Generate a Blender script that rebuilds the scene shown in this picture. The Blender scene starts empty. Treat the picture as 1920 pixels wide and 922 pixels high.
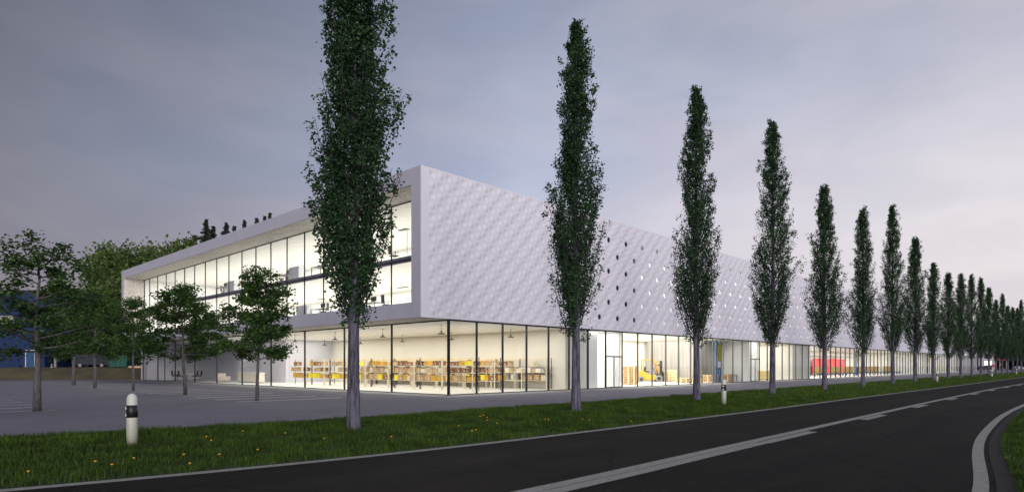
import bpy, math, random
import numpy as np
from mathutils import Vector, Matrix

S = bpy.context.scene
R = math.radians
COL = S.collection

# ------------------------------------------------------------------ camera
cam_d = bpy.data.cameras.new("camera")
cam_d.sensor_width = 36.0
cam_d.lens = 36.0 * 1169 / 1920
cam_d.shift_y = (685 - 461) / 1920
cam_d.clip_start = 0.1
cam_d.clip_end = 3000
cam = bpy.data.objects.new("camera", cam_d)
cam.location = (0, 0, 1.65)
cam.rotation_euler = (R(90), 0, 0)
COL.objects.link(cam)
S.camera = cam

# ------------------------------------------------------------------ render / view
S.view_settings.view_transform = 'Standard'
S.view_settings.look = 'None'
S.view_settings.exposure = 0.0
S.view_settings.gamma = 1.0
S.view_settings.use_curve_mapping = False
S.cycles.use_denoising = True
S.cycles.max_bounces = 7
S.cycles.diffuse_bounces = 3
S.cycles.glossy_bounces = 3
S.cycles.transmission_bounces = 4
S.cycles.transparent_max_bounces = 20
S.cycles.sample_clamp_indirect = 4.0
S.cycles.caustics_reflective = False
S.cycles.caustics_refractive = False

SUN_EL, SUN_AZ = 8.0, (0.20, -0.98)
# ------------------------------------------------------------------ dusk sky
W = bpy.data.worlds.new("World")
S.world = W
W.use_nodes = True
nt = W.node_tree
nt.nodes.clear()


def N(tree, typ, **kw):
    n = tree.nodes.new(typ)
    for k, v in kw.items():
        if k == 'inp':
            for a, b in v.items():
                n.inputs[a].default_value = b
        else:
            setattr(n, k, v)
    return n


def ramp(tree, fac, stops, interp='EASE'):
    r = tree.nodes.new('ShaderNodeValToRGB')
    r.color_ramp.interpolation = interp
    el = r.color_ramp.elements
    while len(el) > 1:
        el.remove(el[-1])
    el[0].position = stops[0][0]
    el[0].color = (*stops[0][1], 1)
    for p, c in stops[1:]:
        e = el.new(p)
        e.color = (*c, 1)
    tree.links.new(fac, r.inputs[0])
    return r.outputs[0]


def mixc(tree, fac, a, b, mode='MIX'):
    m = tree.nodes.new('ShaderNodeMix')
    m.data_type = 'RGBA'
    m.blend_type = mode
    for sock, val in ((m.inputs[0], fac), (m.inputs[6], a), (m.inputs[7], b)):
        if isinstance(val, bpy.types.NodeSocket):
            tree.links.new(val, sock)
        elif isinstance(val, (int, float)):
            sock.default_value = val
        else:
            sock.default_value = (*val, 1)
    return m.outputs[2]


tc = N(nt, 'ShaderNodeTexCoord')
sep = N(nt, 'ShaderNodeSeparateXYZ')
nt.links.new(tc.outputs['Generated'], sep.inputs[0])


def wmath(op, a, b=0.0):
    m = N(nt, 'ShaderNodeMath', operation=op)
    for i, v in enumerate((a, b)):
        if isinstance(v, (int, float)):
            m.inputs[i].default_value = v
        else:
            nt.links.new(v, m.inputs[i])
    return m.outputs[0]


# colour with height above the horizon, left (west, darker) and right (paler)
left = ramp(nt, sep.outputs[2], [(0.0, (.31, .27, .32)), (.12, (.26, .24, .29)), (.27, (.195, .205, .26)), (.5, (.085, .098, .135)), (1.0, (.16, .18, .25))], 'LINEAR')
mid = ramp(nt, sep.outputs[2], [(0.0, (.56, .52, .57)), (.13, (.52, .54, .64)), (.29, (.42, .475, .64)), (.5, (.30, .345, .47)), (1.0, (.24, .27, .37))], 'LINEAR')
right = ramp(nt, sep.outputs[2], [(0.0, (.60, .57, .61)), (.12, (.78, .73, .76)), (.24, (.72, .69, .745)), (.38, (.50, .51, .61)), (.5, (.36, .38, .47)), (1.0, (.24, .27, .36))], 'LINEAR')


def wclamp(mul, add):
    c = N(nt, 'ShaderNodeMapRange', interpolation_type='SMOOTHSTEP')
    nt.links.new(wmath('ADD', wmath('MULTIPLY', sep.outputs[0], mul), add), c.inputs[0])
    return c.outputs[0]


tl = N(nt, 'ShaderNodeClamp')
nt.links.new(wmath('ADD', wmath('MULTIPLY', sep.outputs[0], 1.55), 0.98), tl.inputs[0])
side = N(nt, 'ShaderNodeClamp')
nt.links.new(wmath('ADD', wmath('MULTIPLY', sep.outputs[0], 1.6), 0.12), side.inputs[0])
grad = mixc(nt, tl.outputs[0], left, mid)
grad = mixc(nt, side.outputs[0], grad, right)
# soft stretched cloud veils
mp = N(nt, 'ShaderNodeMapping')
mp.inputs['Scale'].default_value = (1.0, 1.0, 2.6)
mp.inputs['Rotation'].default_value = (0.0, R(-24), 0.0)
mp.inputs['Location'].default_value = (.35, .1, .62)
nt.links.new(tc.outputs['Generated'], mp.inputs[0])
nz = N(nt, 'ShaderNodeTexNoise', inp={'Scale': 1.9, 'Detail': 6.0, 'Roughness': .48, 'Distortion': .5})
nt.links.new(mp.outputs[0], nz.inputs[0])
veil = ramp(nt, nz.outputs[0], [(.40, (0, 0, 0)), (.66, (1, 1, 1))])
low = ramp(nt, sep.outputs[2], [(0.0, (1, 1, 1)), (.35, (.75, .75, .75)), (.6, (.35, .35, .35))])
fac = mixc(nt, 1.0, veil, low, 'MULTIPLY')
fac = mixc(nt, 1.0, fac, (.40, .40, .40), 'MULTIPLY')
cloud = mixc(nt, tl.outputs[0], (.235, .20, .24), (.56, .50, .58))
cloud = mixc(nt, side.outputs[0], cloud, (.80, .69, .71))
col = mixc(nt, fac, grad, cloud)
nz2 = N(nt, 'ShaderNodeTexNoise', inp={'Scale': 5.5, 'Detail': 5.0, 'Roughness': .5, 'Distortion': .3})
nt.links.new(mp.outputs[0], nz2.inputs[0])
mott = ramp(nt, nz2.outputs[0], [(.3, (.94, .945, .96)), (.7, (1.06, 1.05, 1.04))])
col = mixc(nt, 1.0, col, mott, 'MULTIPLY')
bg = N(nt, 'ShaderNodeBackground', inp={'Strength': 1.0})
nt.links.new(col, bg.inputs[0])
sky = N(nt, 'ShaderNodeTexSky', sky_type='NISHITA', sun_disc=False, sun_elevation=R(SUN_EL),
        sun_rotation=math.atan2(SUN_AZ[0], SUN_AZ[1]), air_density=1.0, dust_density=2.0)
bg2 = N(nt, 'ShaderNodeBackground', inp={'Strength': 0.004})
nt.links.new(sky.outputs[0], bg2.inputs[0])
addn = N(nt, 'ShaderNodeAddShader')
nt.links.new(bg.outputs[0], addn.inputs[0])
nt.links.new(bg2.outputs[0], addn.inputs[1])
out = N(nt, 'ShaderNodeOutputWorld')
nt.links.new(addn.outputs[0], out.inputs[0])

# ------------------------------------------------------------------ low soft dusk sun
sd = bpy.data.lights.new("sun", 'SUN')
sd.energy = 2.3
sd.angle = R(32)
sd.color = (1.0, .94, .95)
sun = bpy.data.objects.new("sun", sd)
h = math.cos(R(SUN_EL))
sun.rotation_euler = Vector((SUN_AZ[0] * h, SUN_AZ[1] * h, math.sin(R(SUN_EL)))).to_track_quat('Z', 'Y').to_euler()
COL.objects.link(sun)

# ------------------------------------------------------------------ building frame of reference
CX, CY = -3.4768, 34.4437
TH = math.atan2(.72486, .68890)
Ux, Uy = math.cos(TH), math.sin(TH)
Vx, Vy = -Uy, Ux


def Wd(u, v, z=0.0):
    return (CX + u * Ux + v * Vx, CY + u * Uy + v * Vy, z)


def area(name, u, v, z, su, sv, radiance, color=(1, .97, .92), rot=None):
    d = bpy.data.lights.new(name, 'AREA')
    d.shape = 'RECTANGLE'
    d.size, d.size_y = su, sv
    d.energy = math.pi * su * sv * radiance
    d.color = color
    o = bpy.data.objects.new(name, d)
    o.location = Wd(u, v, z)
    o.rotation_euler = rot or (0, 0, TH)
    COL.objects.link(o)
    return o


WARM = (1.0, .965, .90)
NEUT = (1.0, .965, .91)
# ceiling lighting of the lit rooms
area("office_lower_light", 4.6, 26.7, 7.78, 7.6, 51.0, 2.3, NEUT)
area("office_upper_light", 4.6, 26.7, 11.25, 7.6, 51.0, 2.3, NEUT)
area("showroom_light", 5.4, 15.5, 4.13, 9.0, 30.0, 2.5, WARM)
area("lounge_light", 3.0, 33.5, 4.13, 4.2, 8.0, 1.1, (1, .97, .95))
area("entrance_light", 15.0, 2.4, 4.13, 3.6, 3.8, 4.5, (1, .99, .97))
area("entrance_light", 41.7, 1.8, 4.13, 1.8, 2.8, 4.5, (1, .99, .97))
area("hall_light", 27.0, 4.8, 4.13, 18.6, 7.6, 4.3, NEUT)
area("hall_light", 48.2, 3.2, 4.13, 9.6, 5.2, 2.9, NEUT)
area("hall_light", 88.0, 5.2, 4.13, 56.0, 8.4, 2.0, NEUT)
area("hall_light", 156.0, 2.6, 4.13, 76.0, 3.6, 1.5, NEUT)
area("gallery_light", 58.0, 3.0, 11.80, 77.0, 5.0, 3.4, (1, .99, .97))
area("gallery_light", 146.0, 3.0, 11.80, 98.0, 5.0, 3.0, (1, .99, .97))


# ================================================================== materials
def make_mat(name, color, rough=.6, var=.12, scale=4.0, bump=0.0, bscale=None, metal=0.0, spec=.5, color2=None, emit=None, detail=4.0, stretch=None, trans=0.0):
    m = bpy.data.materials.new(name)
    m.use_nodes = True
    t = m.node_tree
    b = t.nodes['Principled BSDF']
    b.inputs['Roughness'].default_value = rough
    b.inputs['Metallic'].default_value = metal
    b.inputs['Specular IOR Level'].default_value = spec
    co = N(t, 'ShaderNodeTexCoord')
    src = co.outputs['Object']
    if stretch:
        mpn = N(t, 'ShaderNodeMapping')
        mpn.inputs['Scale'].default_value = stretch
        t.links.new(src, mpn.inputs[0])
        src = mpn.outputs[0]
    nz = N(t, 'ShaderNodeTexNoise', inp={'Scale': scale, 'Detail': detail, 'Roughness': .6})
    t.links.new(src, nz.inputs[0])
    lo = tuple(max(0, c * (1 - var)) for c in color)
    hi = color2 or tuple(min(1, c * (1 + var)) for c in color)
    c = ramp(t, nz.outputs[0], [(.3, lo), (.7, hi)], 'LINEAR')
    t.links.new(c, b.inputs['Base Color'])
    if bump:
        nb = N(t, 'ShaderNodeTexNoise', inp={'Scale': bscale or scale * 4, 'Detail': 5.0})
        t.links.new(src, nb.inputs[0])
        bn = N(t, 'ShaderNodeBump', inp={'Strength': bump, 'Distance': .02})
        t.links.new(nb.outputs[0], bn.inputs['Height'])
        t.links.new(bn.outputs[0], b.inputs['Normal'])
    if emit:
        b.inputs['Emission Color'].default_value = (*emit[0], 1)
        b.inputs['Emission Strength'].default_value = emit[1]
    return m


def leaf_mat(name, dark, light, transl=.25):
    m = bpy.data.materials.new(name)
    m.use_nodes = True
    t = m.node_tree
    b = t.nodes['Principled BSDF']
    b.inputs['Roughness'].default_value = .55
    b.inputs['Specular IOR Level'].default_value = .3
    g = N(t, 'ShaderNodeNewGeometry')
    c1 = ramp(t, g.outputs['Random Per Island'], [(0, dark), (.75, tuple((a + c) / 2 for a, c in zip(dark, light))), (1, light)], 'LINEAR')
    co = N(t, 'ShaderNodeTexCoord')
    nz = N(t, 'ShaderNodeTexNoise', inp={'Scale': 1.3, 'Detail': 2.0})
    t.links.new(co.outputs['Object'], nz.inputs[0])
    k = ramp(t, nz.outputs[0], [(.35, (.62, .62, .66)), (.65, (1.25, 1.25, 1.1))], 'LINEAR')
    c2 = mixc(t, 1.0, c1, k, 'MULTIPLY')
    t.links.new(c2, b.inputs['Base Color'])
    tr = N(t, 'ShaderNodeBsdfTranslucent')
    t.links.new(c2, tr.inputs[0])
    mx = N(t, 'ShaderNodeMixShader', inp={0: transl})
    t.links.new(b.outputs[0], mx.inputs[1])
    t.links.new(tr.outputs[0], mx.inputs[2])
    t.links.new(mx.outputs[0], t.nodes['Material Output'].inputs[0])
    return m


def glass_mat(name, tint=(.97, .985, .98)):
    m = bpy.data.materials.new(name)
    m.use_nodes = True
    t = m.node_tree
    t.nodes.remove(t.nodes['Principled BSDF'])
    tr = N(t, 'ShaderNodeBsdfTransparent')
    tr.inputs[0].default_value = (*tint, 1)
    gl = N(t, 'ShaderNodeBsdfGlossy', inp={'Roughness': .02})
    lw = N(t, 'ShaderNodeLayerWeight', inp={'Blend': .5})
    pw = N(t, 'ShaderNodeMath', operation='POWER', inp={1: 5.0})
    t.links.new(lw.outputs['Facing'], pw.inputs[0])
    ma = N(t, 'ShaderNodeMath', operation='MULTIPLY_ADD', inp={1: .4, 2: .025})
    t.links.new(pw.outputs[0], ma.inputs[0])
    mx = N(t, 'ShaderNodeMixShader')
    t.links.new(ma.outputs[0], mx.inputs[0])
    t.links.new(tr.outputs[0], mx.inputs[1])
    t.links.new(gl.outputs[0], mx.inputs[2])
    t.links.new(mx.outputs[0], t.nodes['Material Output'].inputs[0])
    return m


M = {}
M['skin'] = make_mat('white_cladding', (.77, .755, .82), .5, .03, 1.2, bump=.05, bscale=40)
M['frame'] = make_mat('grey_frame_cladding', (.55, .54, .61), .55, .04, .8, bump=.06, bscale=60)
M['soffit'] = make_mat('stippled_render', (.50, .46, .40), .8, .45, 9.0, bump=.5, bscale=50, detail=8, color2=(.80, .76, .68))
M['mullion'] = make_mat('dark_metal', (.022, .022, .026), .4, .2, 3.0, metal=.3)
M['mullion_pale'] = make_mat('grey_metal', (.13, .13, .12), .4, .15, 3.0, metal=.3)
M['glass'] = glass_mat('clear_glass')
M['white_wall'] = make_mat('white_wall', (.82, .81, .78), .7, .03, .6)
M['cream_wall'] = make_mat('cream_wall', (.71, .665, .575), .75, .05, .35)
M['hall_wall'] = make_mat('hall_wall', (.74, .71, .63), .75, .04, .35)
M['lav_wall'] = make_mat('pale_lilac_wall', (.56, .54, .58), .75, .06, .5)
M['grey_panel'] = make_mat('grey_panel', (.36, .34, .31), .6, .25, 2.2, stretch=(3, 3, .1))
M['white_floor'] = make_mat('white_floor', (.80, .78, .74), .35, .05, 1.0)
M['ceiling'] = make_mat('white_ceiling', (.80, .79, .76), .8, .03, 1.0)
M['dark_slab'] = make_mat('slab_edge', (.17, .16, .19), .6, .08, 2.0)
M['roof'] = make_mat('roof_gravel', (.30, .29, .30), .9, .25, 6.0)
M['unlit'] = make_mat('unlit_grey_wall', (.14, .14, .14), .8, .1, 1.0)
M['concrete'] = make_mat('concrete', (.30, .29, .28), .8, .15, 3.0, bump=.3, bscale=60)
M['lot'] = make_mat('lot_asphalt', (.205, .19, .215), .92, .0, 40.0, bump=.5, bscale=160)
M['road'] = make_mat('road_asphalt', (.022, .020, .020), .85, .3, 2.0, bump=.6, bscale=140, spec=.12)
M['line'] = make_mat('road_paint', (.42, .41, .37), .8, .35, 7.0, detail=8, spec=.2)
M['lotline'] = make_mat('parking_paint', (.60, .59, .60), .8, .15, 5.0)
M['soil'] = make_mat('dark_soil', (.020, .015, .012), .98, .5, 9.0, bump=.8, bscale=40)
M['turf'] = make_mat('turf_soil', (.020, .032, .010), .95, .5, 3.0, bump=.8, bscale=25)
M['meadow'] = make_mat('meadow', (.09, .085, .035), .95, .45, .35, bump=.6, bscale=8, color2=(.15, .12, .055), detail=9)
M['bark_pop'] = make_mat('poplar_bark', (.06, .055, .075), .95, .8, 14.0, bump=1.0, bscale=18, stretch=(1, 1, .14), detail=9, color2=(.21, .20, .26), spec=.15)
M['twig'] = make_mat('dark_twig', (.035, .034, .034), .9, .3, 8.0)
M['bark'] = make_mat('grey_bark', (.10, .09, .09), .9, .5, 12.0, bump=.9, bscale=22, stretch=(1, 1, .3))
M['leaf_pop'] = leaf_mat('poplar_leaf', (.024, .060, .030), (.105, .21, .088), .34)
M['leaf'] = leaf_mat('maple_leaf', (.026, .060, .016), (.115, .21, .052), .32)
M['leaf_wood'] = leaf_mat('woodland_leaf', (.060, .105, .028), (.20, .28, .085))
M['leaf_dark'] = leaf_mat('dark_leaf', (.018, .028, .016), (.045, .06, .03))  # dark green foliage of the shed bushes and the far roadside trees
M['needle'] = leaf_mat('conifer_needle', (.020, .032, .026), (.05, .07, .05), .1)
M['grass'] = leaf_mat('grass_blade', (.036, .078, .008), (.112, .19, .020), .3)
M['rack'] = make_mat('cream_rack_steel', (.70, .62, .48), .45, .05, 2.0)
M['rack_dark'] = make_mat('dark_rack_steel', (.09, .075, .07), .5, .1, 2.0)
M['wood'] = make_mat('pallet_wood', (.72, .50, .28), .75, .3, 5.0, stretch=(1, 1, 3))
M['wood_pale'] = make_mat('pale_wood', (.78, .60, .32), .7, .18, 3.0, stretch=(1, 1, 2))
M['tape'] = make_mat('box_tape', (.50, .38, .22), .4, .1, 3.0)
for k, c in {'brown': (.22, .10, .045), 'dark brown': (.09, .04, .022), 'tan': (.46, .31, .17), 'pale': (.68, .58, .42), 'ochre': (.58, .33, .04),
             'yellow': (.80, .66, .03), 'olive': (.26, .21, .07), 'white': (.78, .75, .70)}.items():
    M['box ' + k] = make_mat(k.replace(' ', '_') + '_card', c, .7, .12, 4.0)
M['fork_yellow'] = make_mat('amber_paint', (.66, .29, .010), .4, .06, 2.0)
M['black'] = make_mat('black_plastic', (.018, .018, .02), .5, .2, 4.0)
M['tyre'] = make_mat('grey_rubber', (.20, .20, .19), .8, .15, 6.0)
M['chrome'] = make_mat('pale_metal', (.45, .45, .46), .35, .08, 2.0, metal=.6)
M['blue'] = make_mat('blue_steel', (.03, .085, .19), .5, .1, 2.0)
M['olive_panel'] = make_mat('olive_yellow_panel', (.36, .30, .02), .6, .08, 2.0)
M['red'] = make_mat('coral_red_panel', (.82, .060, .060), .6, .06, 1.0)
M['crate'] = make_mat('plywood', (.74, .58, .27), .65, .12, 3.0, stretch=(1, 1, 3))
M['crate_brown'] = make_mat('brown_plywood', (.36, .25, .10), .65, .15, 3.0, stretch=(1, 1, 3))
M['lampblack'] = make_mat('lamp_enamel', (.016, .013, .012), .6, .1, 2.0)
M['bulb'] = make_mat('lamp_glow', (1, .9, .7), .5, 0, 1, emit=((1, .85, .6), 4.0))
M['desk'] = make_mat('desk_grey', (.20, .19, .19), .5, .1, 2.0)
M['cab'] = make_mat('cabinet_white', (.62, .61, .62), .5, .05, 2.0)
M['sofa'] = make_mat('cream_fabric', (.70, .62, .52), .9, .08, 8.0)
M['post_white'] = make_mat('post_white_plastic', (.62, .63, .55), .5, .10, 6.0)
M['post_black'] = make_mat('post_black_band', (.012, .013, .012), .45, .2, 5.0)
M['reflector'] = make_mat('reflector', (.75, .75, .72), .2, .05, 3.0)
M['corr_blue'] = make_mat('blue_sheet_metal', (.010, .032, .115), .6, .12, .5, stretch=(1, 1, .2))
M['wbeige'] = make_mat('beige_panel', (.30, .28, .25), .7, .1, 1.0)
M['dark_glass'] = make_mat('dark_window_glass', (.02, .025, .03), .12, .1, 1.0)
M['dkmetal'] = make_mat('dark_shed_metal', (.025, .025, .028), .7, .3, 1.0)
M['green_box'] = make_mat('green_container', (.02, .10, .075), .6, .15, 2.0)
M['render_wall'] = make_mat('pale_render', (.40, .38, .38), .8, .08, .5)
M['canopy_red'] = make_mat('dark_red_metal', (.30, .012, .030), .5, .1, 1.0)
M['carpaint'] = make_mat('silver_paint', (.42, .43, .45), .3, .04, 1.0, metal=.3)
M['carpaint_dark'] = make_mat('dark_car_paint', (.03, .035, .05), .3, .1, 1.0)
M['dandelion'] = make_mat('dandelion_yellow', (.80, .40, .02), .7, .15, 30.0)
M['lit_sign'] = make_mat('lit_display', (1, .95, .8), .5, 0, 1, emit=((1, .9, .7), 1.3))

# speckled lot asphalt: fine grain with tonal drift
t = M['lot'].node_tree
b = t.nodes['Principled BSDF']
co = N(t, 'ShaderNodeTexCoord')
f1 = N(t, 'ShaderNodeTexNoise', inp={'Scale': 26.0, 'Detail': 3.0, 'Roughness': .8})
f2 = N(t, 'ShaderNodeTexNoise', inp={'Scale': .22, 'Detail': 5.0, 'Roughness': .6})
t.links.new(co.outputs['Object'], f1.inputs[0])
t.links.new(co.outputs['Object'], f2.inputs[0])
a1 = ramp(t, f1.outputs[0], [(.38, (.120, .110, .135)), (.5, (.18, .168, .198)), (.64, (.30, .285, .325))], 'LINEAR')
a2 = ramp(t, f2.outputs[0], [(.3, (.84, .84, .84)), (.7, (1.1, 1.1, 1.1))], 'LINEAR')
t.links.new(mixc(t, 1.0, a1, a2, 'MULTIPLY'), b.inputs['Base Color'])

# road: wheel-track wear along the road plus grain and a few cracks
t = M['road'].node_tree
b = t.nodes['Principled BSDF']
co = N(t, 'ShaderNodeTexCoord')
f1 = N(t, 'ShaderNodeTexNoise', inp={'Scale': 60.0, 'Detail': 3.0, 'Roughness': .8})
mpn = N(t, 'ShaderNodeMapping')
mpn.inputs['Rotation'].default_value = (0, 0, 0)
mpn.inputs['Scale'].default_value = (.05, .9, 1)
f2 = N(t, 'ShaderNodeTexNoise', inp={'Scale': 1.0, 'Detail': 5.0, 'Roughness': .6})
t.links.new(co.outputs['Object'], f1.inputs[0])
t.links.new(co.outputs['Object'], mpn.inputs[0])
t.links.new(mpn.outputs[0], f2.inputs[0])
a1 = ramp(t, f1.outputs[0], [(.35, (.0115, .0095, .0070)), (.55, (.019, .0162, .0125)), (.72, (.043, .037, .030))], 'LINEAR')
a2 = ramp(t, f2.outputs[0], [(.3, (.62, .62, .62)), (.7, (1.45, 1.42, 1.38))], 'LINEAR')
c_ = mixc(t, 1.0, a1, a2, 'MULTIPLY')
f3 = N(t, 'ShaderNodeTexNoise', inp={'Scale': .55, 'Detail': 6.0, 'Roughness': .65})
t.links.new(co.outputs['Object'], f3.inputs[0])
c_ = mixc(t, 1.0, c_, ramp(t, f3.outputs[0], [(.35, (.72, .72, .74)), (.65, (1.25, 1.24, 1.22))], 'LINEAR'), 'MULTIPLY')
vo_ = N(t, 'ShaderNodeTexVoronoi', feature='DISTANCE_TO_EDGE', inp={'Scale': .32})
wn = N(t, 'ShaderNodeTexNoise', inp={'Scale': 1.6, 'Detail': 6.0, 'Roughness': .7})
t.links.new(co.outputs['Object'], wn.inputs[0])
wv = mixc(t, .22, (0, 0, 0), (0, 0, 0))
mxv = wv.node
t.links.new(co.outputs['Object'], mxv.inputs[6])
t.links.new(wn.outputs['Color'], mxv.inputs[7])
t.links.new(wv, vo_.inputs['Vector'])
c_ = mixc(t, 1.0, c_, ramp(t, vo_.outputs['Distance'], [(0.0, (.45, .45, .45)), (.006, (.6, .6, .6)), (.012, (1, 1, 1))], 'LINEAR'), 'MULTIPLY')
t.links.new(c_, b.inputs['Base Color'])

# worn paint: asphalt showing through
t = M['line'].node_tree
b = t.nodes['Principled BSDF']
co = N(t, 'ShaderNodeTexCoord')
f1 = N(t, 'ShaderNodeTexNoise', inp={'Scale': 9.0, 'Detail': 9.0, 'Roughness': .75})
t.links.new(co.outputs['Object'], f1.inputs[0])
t.links.new(ramp(t, f1.outputs[0], [(.30, (.09, .085, .075)), (.37, (.27, .26, .235)), (.6, (.37, .355, .32))], 'LINEAR'), b.inputs['Base Color'])


t = M['post_white'].node_tree
b = t.nodes['Principled BSDF']
co = N(t, 'ShaderNodeTexCoord')
sp = N(t, 'ShaderNodeSeparateXYZ')
t.links.new(co.outputs['Object'], sp.inputs[0])
nn_ = N(t, 'ShaderNodeTexNoise', inp={'Scale': 22.0, 'Detail': 6.0, 'Roughness': .7})
t.links.new(co.outputs['Object'], nn_.inputs[0])
ad = N(t, 'ShaderNodeMath', operation='MULTIPLY_ADD', inp={1: .5, 2: -.25})
t.links.new(nn_.outputs[0], ad.inputs[0])
ad2 = N(t, 'ShaderNodeMath', operation='ADD')
t.links.new(sp.outputs[2], ad2.inputs[0])
t.links.new(ad.outputs[0], ad2.inputs[1])
t.links.new(ramp(t, ad2.outputs[0], [(0.05, (.16, .16, .09)), (.30, (.42, .43, .34)), (.6, (.58, .59, .51)), (1.0, (.64, .65, .57))], 'LINEAR'), b.inputs['Base Color'])

# ================================================================== mesh helpers
class MB:
    def __init__(s):
        s.v, s.f, s.m, s.sm = [], [], [], []

    def quadgrid(s, verts, faces, mi=0, smooth=False):
        o = len(s.v)
        s.v += [tuple(p) for p in verts]
        for f in faces:
            s.f.append(tuple(i + o for i in f))
            s.m.append(mi)
            s.sm.append(smooth)

    def box(s, x0, x1, y0, y1, z0, z1, mi=0, tf=None):
        P = [(x, y, z) for z in (z0, z1) for y in (y0, y1) for x in (x0, x1)]
        if tf:
            P = [tuple(tf @ Vector(p)) for p in P]
        s.quadgrid(P, [(0, 2, 3, 1), (4, 5, 7, 6), (0, 1, 5, 4), (2, 6, 7, 3), (0, 4, 6, 2), (1, 3, 7, 5)], mi)

    def tube(s, pts, rad, n=8, mi=0, smooth=True, cap=True):
        pts = [Vector(p) for p in pts]
        if isinstance(rad, (int, float)):
            rad = [rad] * len(pts)
        o = len(s.v)
        ref = Vector((0, 0, 1))
        for i, p in enumerate(pts):
            d = (pts[min(i + 1, len(pts) - 1)] - pts[max(i - 1, 0)]).normalized()
            a = d.cross(ref if abs(d.z) < .95 else Vector((1, 0, 0))).normalized()
            c = d.cross(a)
            for k in range(n):
                an = 2 * math.pi * k / n
                s.v.append(tuple(p + (a * math.cos(an) + c * math.sin(an)) * rad[i]))
        for i in range(len(pts) - 1):
            for k in range(n):
                s.f.append((o + i * n + k, o + i * n + (k + 1) % n, o + (i + 1) * n + (k + 1) % n, o + (i + 1) * n + k))
                s.m.append(mi)
                s.sm.append(smooth)
        if cap:
            s.f.append(tuple(o + k for k in reversed(range(n))))
            s.f.append(tuple(o + (len(pts) - 1) * n + k for k in range(n)))
            s.m += [mi, mi]
            s.sm += [False, False]

    def lathe(s, prof, n=16, mi=0, cx=0, cy=0, smooth=True):
        o = len(s.v)
        for r, z in prof:
            for k in range(n):
                a = 2 * math.pi * k / n
                s.v.append((cx + r * math.cos(a), cy + r * math.sin(a), z))
        for i in range(len(prof) - 1):
            for k in range(n):
                s.f.append((o + i * n + k, o + i * n + (k + 1) % n, o + (i + 1) * n + (k + 1) % n, o + (i + 1) * n + k))
                s.m.append(mi)
                s.sm.append(smooth)

    def prism(s, prof, y0, y1, mi=0):
        n = len(prof)
        o = len(s.v)
        s.v += [(x, y0, z) for x, z in prof] + [(x, y1, z) for x, z in prof]
        s.f.append(tuple(o + i for i in range(n)))
        s.f.append(tuple(o + n + i for i in reversed(range(n))))
        for i in range(n):
            j = (i + 1) % n
            s.f.append((o + i, o + n + i, o + n + j, o + j))
        s.m += [mi] * (n + 2)
        s.sm += [False] * (n + 2)

    def mesh(s, name, mats):
        me = bpy.data.meshes.new(name)
        me.from_pydata(s.v, [], s.f)
        for m in mats:
            me.materials.append(M[m] if isinstance(m, str) else m)
        me.polygons.foreach_set('material_index', s.m)
        me.polygons.foreach_set('use_smooth', s.sm)
        me.update()
        return me

    def build(s, name, mats, parent=None, bevel=0):
        if isinstance(mats, str):
            mats = [mats]
        o = bpy.data.objects.new(name, s.mesh(name, mats))
        COL.objects.link(o)
        if parent:
            o.parent = parent
        if bevel:
            bv = o.modifiers.new('bevel', 'BEVEL')
            bv.width = bevel
            bv.segments = 2
            bv.limit_method = 'ANGLE'
        return o


def npmesh(name, V, F, mats, smooth=False):
    """V (n,3) float, F (m,k) int"""
    me = bpy.data.meshes.new(name)
    k = F.shape[1]
    me.vertices.add(len(V))
    me.vertices.foreach_set('co', V.astype(np.float32).ravel())
    me.loops.add(F.size)
    me.loops.foreach_set('vertex_index', F.astype(np.int32).ravel())
    me.polygons.add(len(F))
    me.polygons.foreach_set('loop_start', np.arange(0, F.size, k, dtype=np.int32))
    me.polygons.foreach_set('loop_total', np.full(len(F), k, dtype=np.int32))
    if smooth:
        me.polygons.foreach_set('use_smooth', np.ones(len(F), dtype=bool))
    me.update(calc_edges=True)
    me.validate()
    for m in mats:
        me.materials.append(M[m])
    return me


def link(name, me, parent=None, loc=None, rz=0):
    o = bpy.data.objects.new(name, me)
    COL.objects.link(o)
    if parent:
        o.parent = parent
    if loc is not None:
        o.location = loc
    o.rotation_euler.z = rz
    return o


def tag(o, label=None, cat=None, group=None, kind=None):
    if label:
        o['label'] = label
    if cat:
        o['category'] = cat
    if group:
        o['group'] = group
    if kind:
        o['kind'] = kind
    return o


def thing(name, label, cat, loc=(0, 0, 0), rz=0, group=None):
    o = bpy.data.objects.new(name, None)
    o.empty_display_size = .3
    COL.objects.link(o)
    o.location = loc
    o.rotation_euler.z = rz
    return tag(o, label, cat, group)


def kids(o):
    return [c for c in KID.get(o.name, [])]


KID = {}


def note(root):
    """remember the parts of a prototype (two levels)"""
    objs = [o for o in COL.objects if o.parent == root]
    KID[root.name] = objs
    for c in objs:
        KID[c.name] = [o for o in COL.objects if o.parent == c]
    return root


def dup(root, loc, rz=0, label=None, group=None, scale=None):
    r = root.copy()
    COL.objects.link(r)
    r.location = loc
    r.rotation_euler.z = rz
    if scale is not None:
        r.scale = scale
    if label:
        r['label'] = label
    if group:
        r['group'] = group
    for c in KID.get(root.name, []):
        d = c.copy()
        COL.objects.link(d)
        d.parent = r
        for g in KID.get(c.name, []):
            e = g.copy()
            COL.objects.link(e)
            e.parent = d
    return r


ORD = ['first', 'second', 'third', 'fourth', 'fifth', 'sixth', 'seventh', 'eighth', 'ninth', 'tenth', 'eleventh', 'twelfth', 'thirteenth',
       'fourteenth', 'fifteenth', 'sixteenth', 'seventeenth', 'eighteenth', 'nineteenth', 'twentieth', 'twenty-first', 'twenty-second',
       'twenty-third', 'twenty-fourth', 'twenty-fifth', 'twenty-sixth', 'twenty-seventh', 'twenty-eighth']
rng = random.Random(7)
nr = np.random.RandomState(11)

# ================================================================== ground, road, verge


_TAB = {}


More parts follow.
